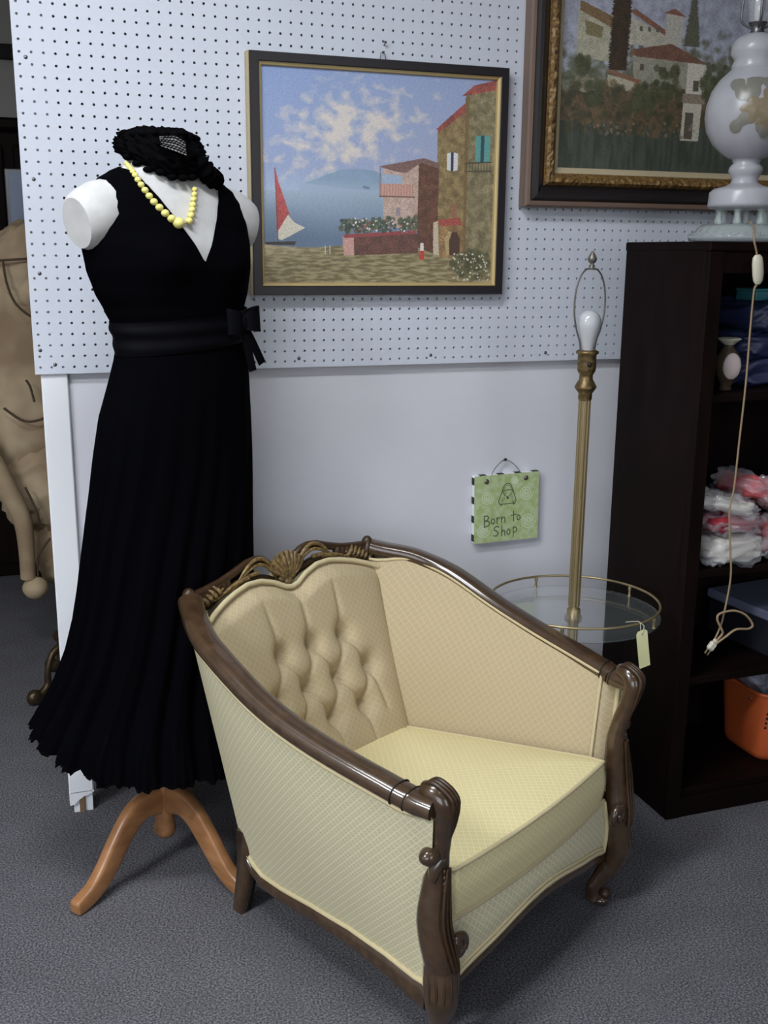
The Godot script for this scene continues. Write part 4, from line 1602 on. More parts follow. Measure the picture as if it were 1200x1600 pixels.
func canvas_mesh(x0: float, y0: float, x1: float, y1: float, z: float) -> MB:
	var m := MB.new()
	m.sheet([[Vector3(x0, y1, z), Vector3(x1, y1, z)], [Vector3(x0, y0, z), Vector3(x1, y0, z)]], [[Vector2(0, 0), Vector2(1, 0)], [Vector2(0, 1), Vector2(1, 1)]])
	return m

func build_pictures() -> void:
	var x0 := 0.503
	var x1 := 1.163
	var y0 := 1.319
	var y1 := 1.872
	var t := thing("painting", "oil painting of a red sailboat and seaside houses in a thin black frame", "painting", Vector3((x0 + x1) / 2, y0, 0.002))
	var hw := (x1 - x0) / 2
	var h := y1 - y0
	var fr := frame_sheet(-hw, 0, hw, h, [[0.0, 0.0], [0.0, 0.026], [0.0015, 0.028], [0.020, 0.028], [0.022, 0.026]])
	part("frame", fr, M.black_paint, t)
	part("side_edge", MB.new().box(Vector3(-hw - 0.003, h / 2, 0.011), Vector3(0.006, h, 0.022), 0.001), M.linen, t, "bare pale wood edge of the stretcher")
	part("liner", frame_sheet(-hw + .022, .022, hw - .022, h - .022, [[0.0, 0.026], [0.002, 0.023], [0.006, 0.021], [0.008, 0.014]]), M.gold_line, t)
	var cm := mat(Color.WHITE, 0.55)
	cm.albedo_texture = tex(seaside_picture())
	part("canvas", canvas_mesh(-hw + .029, .029, hw - .029, h - .029, 0.015), cm, t, "canvas with boat, sea and tall stone houses")
	part("backing", MB.new().box(Vector3(0, h / 2, 0.006), Vector3(hw * 2 - 0.01, h - 0.01, 0.012), 0.001), M.linen, t)
	part("hanging_loop", MB.new().tube([Vector3(-.006, h - .004, .004), Vector3(-.003, h + .018, .006), Vector3(0.004, h + .022, .007), Vector3(.008, h + .010, .006), Vector3(.012, h - .004, .004)], 0.0012, 6), M.wire, t)
	var nl := thing("nail", "small nail in the pegboard above the seaside painting", "nail", Vector3(0.840, 1.908, 0.0))
	part("shank", MB.new().lathe([Vector2(.0014, -.004), Vector2(.0014, .012)], Vector3.ZERO, 8, Basis(Vector3.RIGHT, PI / 2 - .4)), M.steel, nl)
	part("head", MB.new().lathe([Vector2(.0035, .012), Vector2(.0035, .0135)], Vector3.ZERO, 10, Basis(Vector3.RIGHT, PI / 2 - .4)), M.steel, nl)
	# large gilt picture, running out of the frame at the upper right
	x0 = 1.214
	x1 = 2.25
	y0 = 1.541
	y1 = 2.32
	t = thing("gilt_painting", "large lake villa painting in a carved gilt and dark frame at upper right", "painting", Vector3(x0, y0, 0.002))
	var W := x1 - x0
	h = y1 - y0
	part("outer_moulding", frame_sheet(0, 0, W, h, [[0.0, 0.0], [0.0, 0.034], [0.004, 0.039], [0.012, 0.040], [0.015, 0.037]]), M.taupe, t)
	part("dark_band", frame_sheet(.015, .015, W - .015, h - .015, [[0.0, 0.037], [0.007, 0.046], [0.016, 0.047], [0.026, 0.040], [0.033, 0.034], [0.038, 0.032]]), M.black_paint, t)
	var nz := noise(55, 55.0, 2)
	var wob := func(p: Vector2, e: float) -> float:
		return nz.get_noise_2d(p.x, p.y) + 0.55 * sin((p.x + p.y) * 105.0 + e * 140.0) * cos((p.x - p.y) * 60.0)
	part("gilt_ornament", frame_sheet(.053, .053, W - .053, h - .053, [[0.0, 0.032, 0.0], [0.003, 0.040, .002], [0.009, 0.047, .005], [0.015, 0.046, .006], [0.021, 0.042, .005], [0.027, 0.034, .003], [0.032, 0.028, 0.0]], wob), M.gilt, t, "carved gold leaf ornament")
	part("linen_liner", frame_sheet(.085, .085, W - .085, h - .085, [[0.0, 0.028], [0.003, 0.024], [0.014, 0.018], [0.016, 0.014]]), M.linen, t)
	var lm := mat(Color.WHITE, 0.4)
	lm.albedo_texture = tex(lake_picture())
	part("canvas", canvas_mesh(.100, .100, W - .100, h - .100, 0.015), lm, t, "canvas with pale villas above dark water")
	part("backing", MB.new().box(Vector3(W / 2, h / 2, 0.006), Vector3(W - 0.02, h - 0.02, 0.012), 0.001), M.linen, t)

# ---------------------------------------------------------------- brass floor lamp with a glass table
func build_floor_lamp() -> void:
	var t := thing("floor_lamp", "brass floor lamp with bare bulb and round glass table behind the armchair", "floor lamp", Vector3(1.234, 0, 0.36))
	var R := 0.211
	var gy := 0.540
	var ry := 0.575
	part("base", MB.new().lathe([Vector2(.135, 0), Vector2(.138, .006), Vector2(.130, .014), Vector2(.10, .020), Vector2(.06, .030), Vector2(.03, .042), Vector2(.016, .05)]), M.brass_old, t)
	for k in 3:
		var a := TAU * k / 3.0 + 0.67
		var d := Vector3(cos(a), 0, sin(a))
		part("foot", MB.new().ball(d * .140 + Vector3.UP * .010, Vector3(.022, .010, .016), 12, 7, Basis(Vector3.UP, -a)), M.brass, t)
	part("pole", MB.new().lathe([Vector2(.0125, .03), Vector2(.0125, gy - .02), Vector2(.022, gy - .018), Vector2(.022, gy - .006), Vector2(.017, gy), Vector2(.017, gy + .012), Vector2(.0125, gy + .016), Vector2(.0125, 1.095)]), M.brass, t)
	var fl := MB.new()
	for k in 10:
		var a := TAU * k / 10.0
		fl.tube([Vector3(cos(a) * .0125, gy + .02, sin(a) * .0125), Vector3(cos(a) * .0125, 1.09, sin(a) * .0125)], .0024, 6)
	part("fluting", fl, M.brass, t)
	part("collar", MB.new().lathe([Vector2(.0135, 1.080), Vector2(.0165, 1.084), Vector2(.0165, 1.098), Vector2(.024, 1.108), Vector2(.0265, 1.113), Vector2(.022, 1.122), Vector2(.0165, 1.131), Vector2(.016, 1.142), Vector2(.021, 1.150), Vector2(.0225, 1.158), Vector2(.0225, 1.172)]), M.brass_old, t, "worn antiqued brass collar")
	part("socket", MB.new().lathe([Vector2(.0225, 1.165), Vector2(.022, 1.190), Vector2(.027, 1.193), Vector2(.027, 1.198), Vector2(.021, 1.201)]), M.brass_old, t)
	part("switch_key", MB.new().ball(Vector3(-.006, 1.168, .023), Vector3(.005, .006, .006), 10, 6), M.groove, t)
	part("bulb", MB.new().lathe([Vector2(.0125, 1.190), Vector2(.0150, 1.205), Vector2(.0205, 1.226), Vector2(.0262, 1.246), Vector2(.0288, 1.260), Vector2(.0275, 1.274), Vector2(.021, 1.286), Vector2(.011, 1.292), Vector2(.0002, 1.294)]), M.bulb, t, "unlit frosted light bulb")
	var hp := []
	var half := [[.022, 1.201], [.026, 1.222], [.037, 1.248], [.0455, 1.280], [.0475, 1.312], [.044, 1.343], [.034, 1.370], [.021, 1.385], [.010, 1.389]]
	for q in half:
		hp.append(Vector3(-q[0], q[1], q[0] * .25))
	for k in range(half.size() - 1, -1, -1):
		hp.append(Vector3(half[k][0], half[k][1], -half[k][0] * .25))
	part("harp", MB.new().tube(crom(hp, 60), .0021, 7), M.wire, t)
	var fo := Vector3(0, -.008, 0)
	part("finial", MB.new().lathe([Vector2(.012, 1.3945), Vector2(.012, 1.3965), Vector2(.004, 1.399), Vector2(.008, 1.403), Vector2(.0035, 1.408), Vector2(.008, 1.412), Vector2(.0115, 1.418), Vector2(.0095, 1.424), Vector2(.0055, 1.432), Vector2(.0008, 1.438)], fo, 14), M.pewter, t)
	part("glass_top", MB.new().lathe([Vector2(.015, gy), Vector2(R + .003, gy), Vector2(R + .004, gy + .003), Vector2(R + .003, gy + .006), Vector2(.015, gy + .006)], Vector3.ZERO, 64), M.glass, t, "clear round glass table top")
	var ring := []
	for k in 72:
		var a := TAU * k / 72.0
		ring.append(Vector3(cos(a) * R, ry, sin(a) * R))
	part("gallery_rail", MB.new().tube(ring, .0032, 8, Vector3.UP, false, true), M.brass, t)
	for k in 5:
		var a := TAU * k / 5.0 + 0.95
		part("rail_post", MB.new().lathe([Vector2(.005, gy + .006), Vector2(.0035, gy + .010), Vector2(.003, gy + .02), Vector2(.005, gy + .026), Vector2(.003, ry)], Vector3(cos(a) * R, 0, sin(a) * R), 10), M.brass, t)
	# price tag tied to the rail
	var g := thing("price_tag", "blank pale yellow paper tag tied to the brass rail of the lamp table", "tag", Vector3(1.234, 0, 0.36))
	var a := 1.30
	var c := Vector3(cos(a) * R, ry, sin(a) * R)
	var bx := Basis(Vector3.UP, 0.1) * Basis(Vector3.BACK, 0.18)
	part("card", MB.new().prism(PackedVector2Array([Vector2(-.016, -.096), Vector2(.016, -.096), Vector2(.016, -.006), Vector2(.010, 0), Vector2(-.010, 0), Vector2(-.016, -.006)]), 0, .0006, bx, c + Vector3(.006, -.014, .008)), M.tag, g)
	part("hole", MB.new().lathe([Vector2(.0018, 0), Vector2(.0018, .0004)], c + Vector3(.006, -.014, .008) + bx * Vector3(0, -.010, .0007), 10, bx * Basis(Vector3.RIGHT, PI / 2)), M.dark, g)
	part("string", MB.new().tube(crom([c + Vector3(-.030, .006, -.006), c + Vector3(-.012, .0075, .0), c + Vector3(.002, .006, .004), c + Vector3(.003, -.008, .008), c + Vector3(.006, -.024, .0095)], 20), .0009, 5).tube(crom([c + Vector3(.001, .006, .0), c + Vector3(.012, -.004, .008), c + Vector3(.0065, -.024, .0095)], 12), .0009, 5), M.ivory, g)

# ---------------------------------------------------------------- small hand-lettered sign
func ink_stroke(p: Pic, ink: Color, pts: Array, r: float, ox: float, oy: float, sx: float, sy: float) -> void:
	p.line(pts.map(func(q): return [ox + q[0] * sx, oy + q[1] * sy]), r, ink, .92)

func sign_picture() -> Image:
	var p := Pic.new(420, 420, 90)
	for y in p.h:
		for x in p.w:
			var g := p.n2.get_noise_2d(x * .6, y * .6)
			var c := c8(164, 182, 122).lerp(c8(182, 196, 154), clampf(.5 + g * 1.3, 0, 1))
			c = c * (1.0 + .02 * p.n.get_noise_2d(x, y))
			p.im.set_pixel(x, y, Color(c.r, c.g, c.b))
	for q in [[.20, .33, .10], [.80, .30, .11], [.84, .72, .12], [.14, .82, .10], [.62, .10, .06]]:
		var pts := []
		for k in 60:
			var a := k * .28
			var r: float = q[2] * (1.0 - k / 66.0)
			pts.append([q[0] + cos(a) * r, q[1] + sin(a) * r])
		p.line(pts, 4.0, c8(206, 216, 186), .6)
	var ink := c8(64, 74, 52)
	# handbag with a flap, clasp and round handle
	var arc := []
	for k in 17:
		var a := PI + PI * k / 16.0
		arc.append([.51 + cos(a) * .075, .245 + sin(a) * .105])
	p.line(arc, 2.6, ink, .9)
	arc = []
	for k in 17:
		var a := PI + PI * k / 16.0
		arc.append([.51 + cos(a) * .056, .245 + sin(a) * .078])
	p.line(arc, 1.6, ink, .8)
	p.line([[.43, .25], [.40, .33], [.375, .40], [.39, .44], [.47, .445], [.55, .44], [.63, .44], [.645, .40], [.62, .32], [.595, .245], [.51, .235], [.43, .25]], 2.8, ink, .9)
	p.line([[.43, .25], [.46, .31], [.51, .345], [.56, .31], [.595, .245]], 2.2, ink, .9)
	p.blob(.513, .355, .020, ink)
	for q in [[.45, .36], [.58, .35], [.43, .40], [.60, .41], [.47, .29]]:
		var lp := []
		for k in 9:
			lp.append([q[0] + cos(k * .9) * .018, q[1] + sin(k * .9) * .018])
		p.line(lp, 1.3, ink, .8)
	p.blob(.415, .455, .014, ink)
	p.blob(.61, .45, .014, ink)
	# «Born to» / «Shop»
	ink_stroke(p, ink, [[0, -.02], [.03, 1]], 3.2, .155, .60, .13, .16)
	ink_stroke(p, ink, [[0, 0], [.35, -.02], [.52, .14], [.42, .36], [.08, .46], [.5, .5], [.66, .70], [.5, .92], [.03, 1.02]], 3.2, .155, .60, .13, .16)
	ink_stroke(p, ink, [[.3, .1], [.05, .3], [.05, .75], [.35, .95], [.65, .7], [.62, .3], [.3, .1]], 3.0, .262, .635, .085, .095)
	ink_stroke(p, ink, [[.1, .1], [.15, 1.0]], 3.0, .345, .63, .07, .095)
	ink_stroke(p, ink, [[.13, .5], [.35, .15], [.75, .12]], 3.0, .345, .63, .07, .095)
	ink_stroke(p, ink, [[.05, .1], [.1, 1.0]], 3.0, .415, .625, .085, .095)
	ink_stroke(p, ink, [[.08, .5], [.35, .12], [.65, .15], [.72, .5], [.74, 1.0]], 3.0, .415, .625, .085, .095)
	ink_stroke(p, ink, [[.45, 0], [.48, 1.0]], 3.0, .565, .56, .10, .155)
	ink_stroke(p, ink, [[.05, .42], [.9, .34]], 3.0, .565, .56, .10, .155)
	ink_stroke(p, ink, [[.35, .1], [.08, .35], [.1, .8], [.4, .95], [.68, .65], [.62, .28], [.35, .1]], 3.0, .66, .615, .08, .095)
	ink_stroke(p, ink, [[.8, .12], [.5, 0], [.15, .15], [.18, .38], [.55, .5], [.72, .72], [.5, .95], [.08, .92]], 3.2, .295, .765, .11, .155)
	ink_stroke(p, ink, [[.1, 0], [.14, 1.0]], 3.0, .42, .765, .085, .155)
	ink_stroke(p, ink, [[.14, .65], [.4, .45], [.68, .55], [.72, 1.0]], 3.0, .42, .765, .085, .155)
	ink_stroke(p, ink, [[.35, .1], [.08, .35], [.1, .8], [.4, .95], [.68, .65], [.62, .28], [.35, .1]], 3.0, .505, .815, .085, .10)
	ink_stroke(p, ink, [[.1, 0], [.15, 1.5]], 3.0, .60, .80, .085, .105)
	ink_stroke(p, ink, [[.1, .25], [.4, 0], [.75, .25], [.65, .7], [.15, .85]], 3.0, .60, .80, .085, .105)
	return p.im

func build_sign() -> void:
	# hangs on the lavender panel
	var t := thing("hanging_sign", "small green square sign reading Born to Shop hung on the lavender wall", "sign", Vector3(1.213, 0.638, -0.02))
	var w := 0.197
	var h := 0.192
	var d := 0.018
	var bx := Basis(Vector3.BACK, 0.02)
	part("board", MB.new().box(Vector3(0, h / 2, d / 2), Vector3(w, h, d), 0.002, bx), M.white, t)
	var sm := mat(Color.WHITE, 0.6)
	sm.albedo_texture = tex(sign_picture())
	var f := MB.new()
	f.sheet([[bx * Vector3(-w / 2, h / 2, 0), bx * Vector3(w / 2, h / 2, 0)].map(func(p): return p + Vector3(0, h / 2, d + .0006)), [bx * Vector3(-w / 2, -h / 2, 0), bx * Vector3(w / 2, -h / 2, 0)].map(func(p): return p + Vector3(0, h / 2, d + .0006))], [[Vector2(0, 0), Vector2(1, 0)], [Vector2(0, 1), Vector2(1, 1)]])
	part("face", f, sm, t, "green face with a drawn handbag and lettering")
	for k in 4:
		part("edge_stripe", MB.new().box(Vector3(0, h / 2, d / 2) + bx * Vector3(-w / 2, h * (.42 - .28 * k), 0), Vector3(.0016, .020, d - .002), .0004, bx), M.dark, t)
		part("edge_stripe", MB.new().box(Vector3(0, h / 2, d / 2) + bx * Vector3(-w * .36 + w * .27 * k, h / 2, 0), Vector3(.020, .0016, d - .002), .0004, bx), M.dark, t)
	for s in [-1.0, 1.0]:
		part("screw_cap", MB.new().ball(Vector3(0.0 + s * .060 - .004, h * .915 + s * .002, d + .001), Vector3(.0075, .0075, .003), 12, 6), M.pewter, t)
	part("wire_hanger", MB.new().tube(crom([Vector3(-.052, h * .93, d), Vector3(-.042, h + .012, d - .002), Vector3(-.018, h + .034, .012), Vector3(-.006, h + .037, .010), Vector3(.010, h + .033, .012), Vector3(.032, h + .012, d - .002), Vector3(.046, h * .93, d)], 40), .0011, 6), M.wire, t)
	var nl := thing("nail", "small dark nail in the lavender wall holding the green sign", "nail", Vector3(1.207, 0.8655, -0.02))
	part("shank", MB.new().lathe([Vector2(.0016, -.004), Vector2(.0016, .013)], Vector3.ZERO, 8, Basis(Vector3.RIGHT, PI / 2 - .3)), M.dark, nl)
	part("head", MB.new().lathe([Vector2(.0042, .013), Vector2(.0042, .0145)], Vector3.ZERO, 10, Basis(Vector3.RIGHT, PI / 2 - .3)), M.dark, nl)

func lake_units(a: Array) -> Array:       # picture units, 408 across the canvas and 378 down it
	return a.map(func(q): return [q[0] / 408.0, q[1] / 378.0 + 0.299])

func build_hurricane_lamp() -> void:
	var base := Vector3(1.632, 1.453, 0.37)
	# scalloped glass dish it stands on
	var d := thing("glass_dish", "low scalloped glass stand under the milk glass lamp on the bookcase", "stand", base)
	var dg := glass(Color(0.80, 0.86, 0.84, 0.30), 0.1)
	var rows := []
	for q in [[.085, .001], [.118, .003], [.122, .016], [.104, .026], [.100, .034], [.088, .042], [.0, .043]]:
		var row := []
		for j in 96:
			var a := TAU * j / 96.0
			var r: float = q[0] * (1.0 + 0.018 * sin(a * 24.0))
			row.append(Vector3(cos(a) * r, q[1], sin(a) * r))
		rows.append(row)
	var dm := MB.new()
	dm.sheet(rows, [], true)
	dm._orient(0)
	part("bowl", dm, dg, d)
	part("rim", MB.new().lathe([Vector2(.1225, .0165), Vector2(.1215, .019), Vector2(.1195, .0175)], Vector3.ZERO, 64), M.film, d)
	var t := thing("parlor_lamp", "white milk glass parlor lamp with painted brown flowers on the bookcase", "lamp", base + Vector3(0, .043, 0))
	for k in 6:
		var a := TAU * k / 6.0 + 0.3
		part("glass_foot", MB.new().lathe([Vector2(.008, 0), Vector2(.010, .006), Vector2(.007, .018), Vector2(.009, .036)], Vector3(cos(a) * .056, 0, sin(a) * .056), 10), dg, t)
	part("base_band", MB.new().lathe([Vector2(.062, .034), Vector2(.080, .037), Vector2(.082, .046), Vector2(.080, .074), Vector2(.070, .082), Vector2(.045, .088), Vector2(.034, .094)]), M.milk, t)
	part("stem", MB.new().lathe([Vector2(.034, .090), Vector2(.030, .104), Vector2(.034, .112), Vector2(.040, .122), Vector2(.038, .132), Vector2(.030, .140), Vector2(.034, .150), Vector2(.045, .158)]), M.milk, t)
	var gl := part("globe", MB.new().lathe([Vector2(.042, .152), Vector2(.060, .163), Vector2(.082, .184), Vector2(.098, .212), Vector2(.104, .243), Vector2(.102, .272), Vector2(.093, .302), Vector2(.076, .328), Vector2(.056, .346), Vector2(.050, .352)], Vector3.ZERO, 40), M.milk, t, "round milk glass globe with painted flowers")
	var tan_ := mat(c8(130, 116, 92), 0.3)
	var grey := mat(c8(124, 122, 114), 0.3)
	var rn := RandomNumberGenerator.new()
	rn.seed = 3
	for q in [[-.10, .02, .030, 0], [.12, .06, .034, 0], [.25, -.02, .030, 0], [.08, -.12, .026, 0], [.22, .14, .022, 0], [-.35, .30, .024, 1], [-.15, .34, .030, 1], [.10, .32, .022, 1], [-.30, -.16, .020, 1], [.02, -.28, .014, 1], [.38, .10, .020, 1], [.30, -.34, .018, 1]]:
		var az: float = q[0] * 1.6 - 0.38
		var el: float = q[1] * 1.6
		var n := Vector3(sin(az) * cos(el), sin(el), cos(az) * cos(el))
		var bx := Basis.looking_at(-n, Vector3.UP) * Basis(Vector3.BACK, rn.randf() * 3.0)
		var petal := []
		var ph := rn.randf() * 6.0
		for i in 6:
			var row := []
			for j in 30:
				var a := TAU * j / 30.0
				var r: float = q[2] * i / 5.0 * (1.0 + (0.28 * cos(a * 5.0 + ph) if q[3] == 0 else 0.45 * cos(a * 2.0 + ph)))
				var dir := (n * .106 + bx.x * cos(a) * r + bx.y * sin(a) * r).normalized()
				row.append(Vector3(0, .250, 0) + dir * (.1064 + .002 * smoothstep(.2, .6, absf(dir.y)) - .0012 * i / 5.0))
			petal.append(row)
		var fl := MB.new()
		fl.sheet(petal, [], true)
		fl._orient(0)
		part("painted_flower", fl, tan_ if q[3] == 0 else grey, gl)
	part("collar_dome", MB.new().lathe([Vector2(.050, .350), Vector2(.052, .358), Vector2(.046, .372), Vector2(.056, .384), Vector2(.054, .404), Vector2(.042, .420), Vector2(.022, .428)]), M.milk, t)
	part("burner", MB.new().lathe([Vector2(.020, .424), Vector2(.014, .436), Vector2(.018, .446), Vector2(.022, .452)], Vector3.ZERO, 20), M.steel, t)
	var w := MB.new()
	for k in 4:
		var a := TAU * k / 4.0 + 0.5
		var u := Vector3(cos(a), 0, sin(a))
		w.tube(crom([u * .014 + Vector3.UP * .440, u * .034 + Vector3.UP * .452, u * .038 + Vector3.UP * .476, u * .034 + Vector3.UP * .52, u * .032 + Vector3.UP * .60], 20), .0028, 6)
	part("wire_cage", w, M.steel, t)
	part("chimney", MB.new().lathe([Vector2(.020, .450), Vector2(.023, .47), Vector2(.026, .50), Vector2(.021, .56), Vector2(.020, .64)], Vector3.ZERO, 24), M.film, t)
	part("crystal_core", MB.new().lathe([Vector2(.004, .45), Vector2(.011, .462), Vector2(.013, .51), Vector2(.009, .56), Vector2(.002, .58)], Vector3.ZERO, 8), M.bulb, t)
	# flex with its switch and plug, hanging down the front of the bookcase
	var pts := [Vector3(1.600, 1.500, .445), Vector3(1.565, 1.478, .508), Vector3(1.549, 1.456, .531), Vector3(1.562, 1.421, .53), Vector3(1.569, 1.361, .53), Vector3(1.562, 1.343, .53), Vector3(1.561, 1.248, .53), Vector3(1.562, 1.129, .53), Vector3(1.558, 0.992, .53), Vector3(1.555, 0.884, .53), Vector3(1.548, 0.821, .53), Vector3(1.558, 0.740, .53), Vector3(1.568, 0.658, .53), Vector3(1.560, 0.576, .53), Vector3(1.550, 0.527, .53), Vector3(1.529, 0.487, .533)]
	var cord := part("flex", MB.new().tube(crom(pts, 110).map(func(p): return p - t.position), .0024, 7), M.cord, t)
	var lp := [Vector3(1.531, .488, .535), Vector3(1.550, .512, .540), Vector3(1.545, .527, .542), Vector3(1.532, .552, .54), Vector3(1.540, .566, .538), Vector3(1.583, .568, .535), Vector3(1.619, .553, .535), Vector3(1.640, .527, .538), Vector3(1.627, .518, .541), Vector3(1.588, .521, .543), Vector3(1.561, .505, .541), Vector3(1.533, .485, .537)]
	part("flex_loop", MB.new().tube(crom(lp, 80).map(func(p): return p - t.position), .0030, 7), M.cord, cord)
	part("inline_switch", MB.new().sweep([Vector3(1.561, 1.424, .532), Vector3(1.562, 1.418, .532), Vector3(1.563, 1.405, .533), Vector3(1.567, 1.380, .533), Vector3(1.569, 1.366, .532), Vector3(1.569, 1.358, .532)].map(func(p): return p - t.position), MB.circle(14, .0145, .0085), [.45, .85, 1.0, 1.0, .85, .45], Vector3.BACK), M.ivory, cord, "ivory inline cord switch")
	var pd := Vector3(-.62, -.78, 0).normalized()
	var pb := Basis(Vector3(0.78, -.62, 0), -pd, Vector3(0, 0, -1)).orthonormalized()
	var pc := Vector3(1.533, .492, .536) - t.position
	var pl := part("plug", MB.new().box(pc + pd * .012, Vector3(.020, .024, .013), .004, pb).box(pc - pd * .003, Vector3(.013, .010, .010), .003, pb), M.ivory, cord, "small ivory two-pin plug")
	for s in [-1.0, 1.0]:
		part("prong", MB.new().box(pc + pd * .030 + pb.x * .005 * s, Vector3(.0016, .014, .005), .0004, pb), M.brass, pl)

# soft rounded pack with crumpled skin
func pillow(at: Vector3, size: Vector3, sd: int, bx := Basis(), crumple := 0.012, e := 0.45, n := 40, m := 24) -> MB:
	var st := MB.new()
	var nz := noise(sd, 9.0, 3)
	var rows := []
	for i in m + 1:
		var ph := PI * i / m - PI / 2
		var row := []
		for j in n:
			var th := TAU * j / n
			var q := Vector3(signf(cos(th)) * pow(absf(cos(th)), e) * pow(cos(ph), e), signf(sin(ph)) * pow(absf(sin(ph)), e + .25), signf(sin(th)) * pow(absf(sin(th)), e) * pow(cos(ph), e))
			var p := q * size * 0.5
			p += q * crumple * nz.get_noise_3d(p.x * 2.2 + sd, p.y * 5.0, p.z * 2.2)
			row.append(at + bx * p)
		rows.append(row)
	st.sheet(rows, [], true)
	st._orient(0)
	return st

func build_shelf_goods() -> void:
	# vase
	var v := thing("vase", "small brown vase with white oval plaque on the top bookcase shelf", "vase", Vector3(1.585, 1.102, 0.425))
	var vm := mat(c8(74, 62, 50), 0.2)
	part("body", MB.new().lathe([Vector2(.013, 0), Vector2(.016, .003), Vector2(.013, .010), Vector2(.020, .024), Vector2(.031, .046), Vector2(.034, .062), Vector2(.030, .080), Vector2(.018, .098), Vector2(.012, .106), Vector2(.012, .112)]), vm, v)
	part("rim", MB.new().lathe([Vector2(.012, .110), Vector2(.020, .117), Vector2(.029, .123), Vector2(.027, .126), Vector2(.012, .120)]), M.ivory, v, "pale flared rim")
	part("plaque", MB.new().ball(Vector3(-.006, .060, .026), Vector3(.023, .032, .010), 20, 10, Basis(Vector3.UP, -.25)), mat(c8(196, 180, 176), 0.5), v, "white oval plaque")
	var nf := mat(c8(44, 50, 84), 0.4)
	var b := thing("fabric_bundle", "folded navy blue fabric bundle behind the vase on the bookcase", "fabric", Vector3(1.785, 1.102, 0.275))
	for k in 3:
		part("fold", pillow(Vector3(.006 * k, .036 + .068 * k, .004 * k), Vector3(.31 - .02 * k, .078, .24), 70 + k, Basis(Vector3.UP, .06 * k), .02), nf, b)
	var tb := thing("box", "small teal box on top of the navy fabric bundle", "box", Vector3(1.76, 1.312, 0.31))
	part("carton", MB.new().box(Vector3(0, .012, 0), Vector3(.10, .024, .08), .002), mat(c8(60, 130, 140), 0.4), tb)
	part("lid", MB.new().box(Vector3(0, .027, 0), Vector3(.104, .006, .084), .002), mat(c8(70, 142, 150), 0.4), tb)
	# plastic packed textiles
	var pink := mat(c8(186, 84, 88), 0.6)
	var red := mat(c8(150, 34, 50), 0.6)
	var wht := mat(c8(200, 196, 186), 0.6)
	var g := "plastic wrapped textile packs"
	var packs := [
		["clear plastic pack of white cloth at the bottom of the heap", Vector3(1.622, .667, .41), Vector3(.185, .075, .17), wht, .05, 0.0, 81],
		["clear plastic pack of dusty pink cloth at the right of the heap", Vector3(1.80, .667, .40), Vector3(.17, .085, .18), pink, -.10, -.12, 82],
		["plastic pack of deep red cloth in the middle of the heap", Vector3(1.615, .750, .40), Vector3(.175, .042, .17), red, .08, -.06, 83],
		["plastic pack of rolled white cloth above the red pack", Vector3(1.600, .800, .405), Vector3(.18, .036, .16), wht, -.05, -.24, 84],
		["clear plastic pack of pink cloth topping the heap", Vector3(1.765, .792, .36), Vector3(.20, .065, .18), pink, .15, -.34, 85],
	]
	for q in packs:
		var t := thing("textile_pack", q[0], "pack", q[1], 0.0, g)
		var bx := Basis(Vector3.UP, q[4]) * Basis(Vector3.BACK, q[5])
		var s: Vector3 = q[2]
		part("cloth", pillow(Vector3(0, s.y * .5, 0), s * .92, q[6], bx, .014), q[3], t)
		part("plastic_wrap", pillow(Vector3(0, s.y * .5, 0), s * 1.03, q[6] + 20, bx, .030, .5, 56, 30), M.film, t)
	# flat box
	var fb := thing("folder_box", "flat slate blue box lying on the third bookcase shelf", "box", Vector3(1.885, 0.382, 0.315), 0.10)
	var sb := mat(c8(112, 118, 142), 0.5)
	part("tray", MB.new().box(Vector3(0, .05, 0), Vector3(.22, .10, .26), .004), mat(c8(24, 25, 34), .6), fb)
	part("lid", MB.new().box(Vector3(0, .112, 0), Vector3(.235, .026, .27), .005), sb, fb)
	# orange basket with punched holes
	var ob := thing("basket", "orange plastic basket with punched holes on the bottom bookcase shelf", "basket", Vector3(1.898, 0.072, 0.345))
	var om := mat(c8(186, 88, 46), 0.4)
	om.backlight_enabled = true
	om.backlight = Color(0.12, 0.04, 0.01)
	var rows := []
	for q in [[.0, .0], [.075, .0], [.086, .004], [.092, .02], [.104, .19], [.110, .198], [.110, .206], [.104, .206], [.099, .19], [.088, .02], [.0, .006]]:
		var row := []
		for j in 64:
			var a := TAU * j / 64.0
			var k := pow(pow(absf(cos(a)), 6.0) + pow(absf(sin(a)), 6.0), -1.0 / 6.0)
			row.append(Vector3(cos(a) * k * q[0] * 1.15, q[1], sin(a) * k * q[0]))
		rows.append(row)
	var bm := MB.new()
	bm.sheet(rows, [], true)
	bm._orient(0)
	part("tub", bm, om, ob)
	for r in 4:
		for c in 8:
			var y := .105 + r * .014
			var zf := lerpf(.092, .104, (y - .02) / .17)
			var hx := -.098 + c * .0165
			zf *= pow(1.0 - pow(absf(hx) / (zf * 1.15), 6.0), 1.0 / 6.0)
			part("hole", MB.new().lathe([Vector2(.0036, 0), Vector2(.0036, .0016)], Vector3(hx, y, zf - .0006), 10, Basis(Vector3.RIGHT, PI / 2)), M.dark, ob)
	for k in 2:
		var pb := thing("plastic_bag", ["crumpled clear plastic bag at the left in the orange basket", "crumpled clear plastic bag at the back in the orange basket"][k], "bag", ob.position + Vector3(-.052 + .10 * k, .150, .02 - .03 * k))
		part("sheet", pillow(Vector3(0, .035, 0), Vector3(.085, .10, .12), 95 + k, Basis(Vector3.UP, .5 * k), .05, .7), glass(Color(.75, .78, .85, .35), .15), pb)

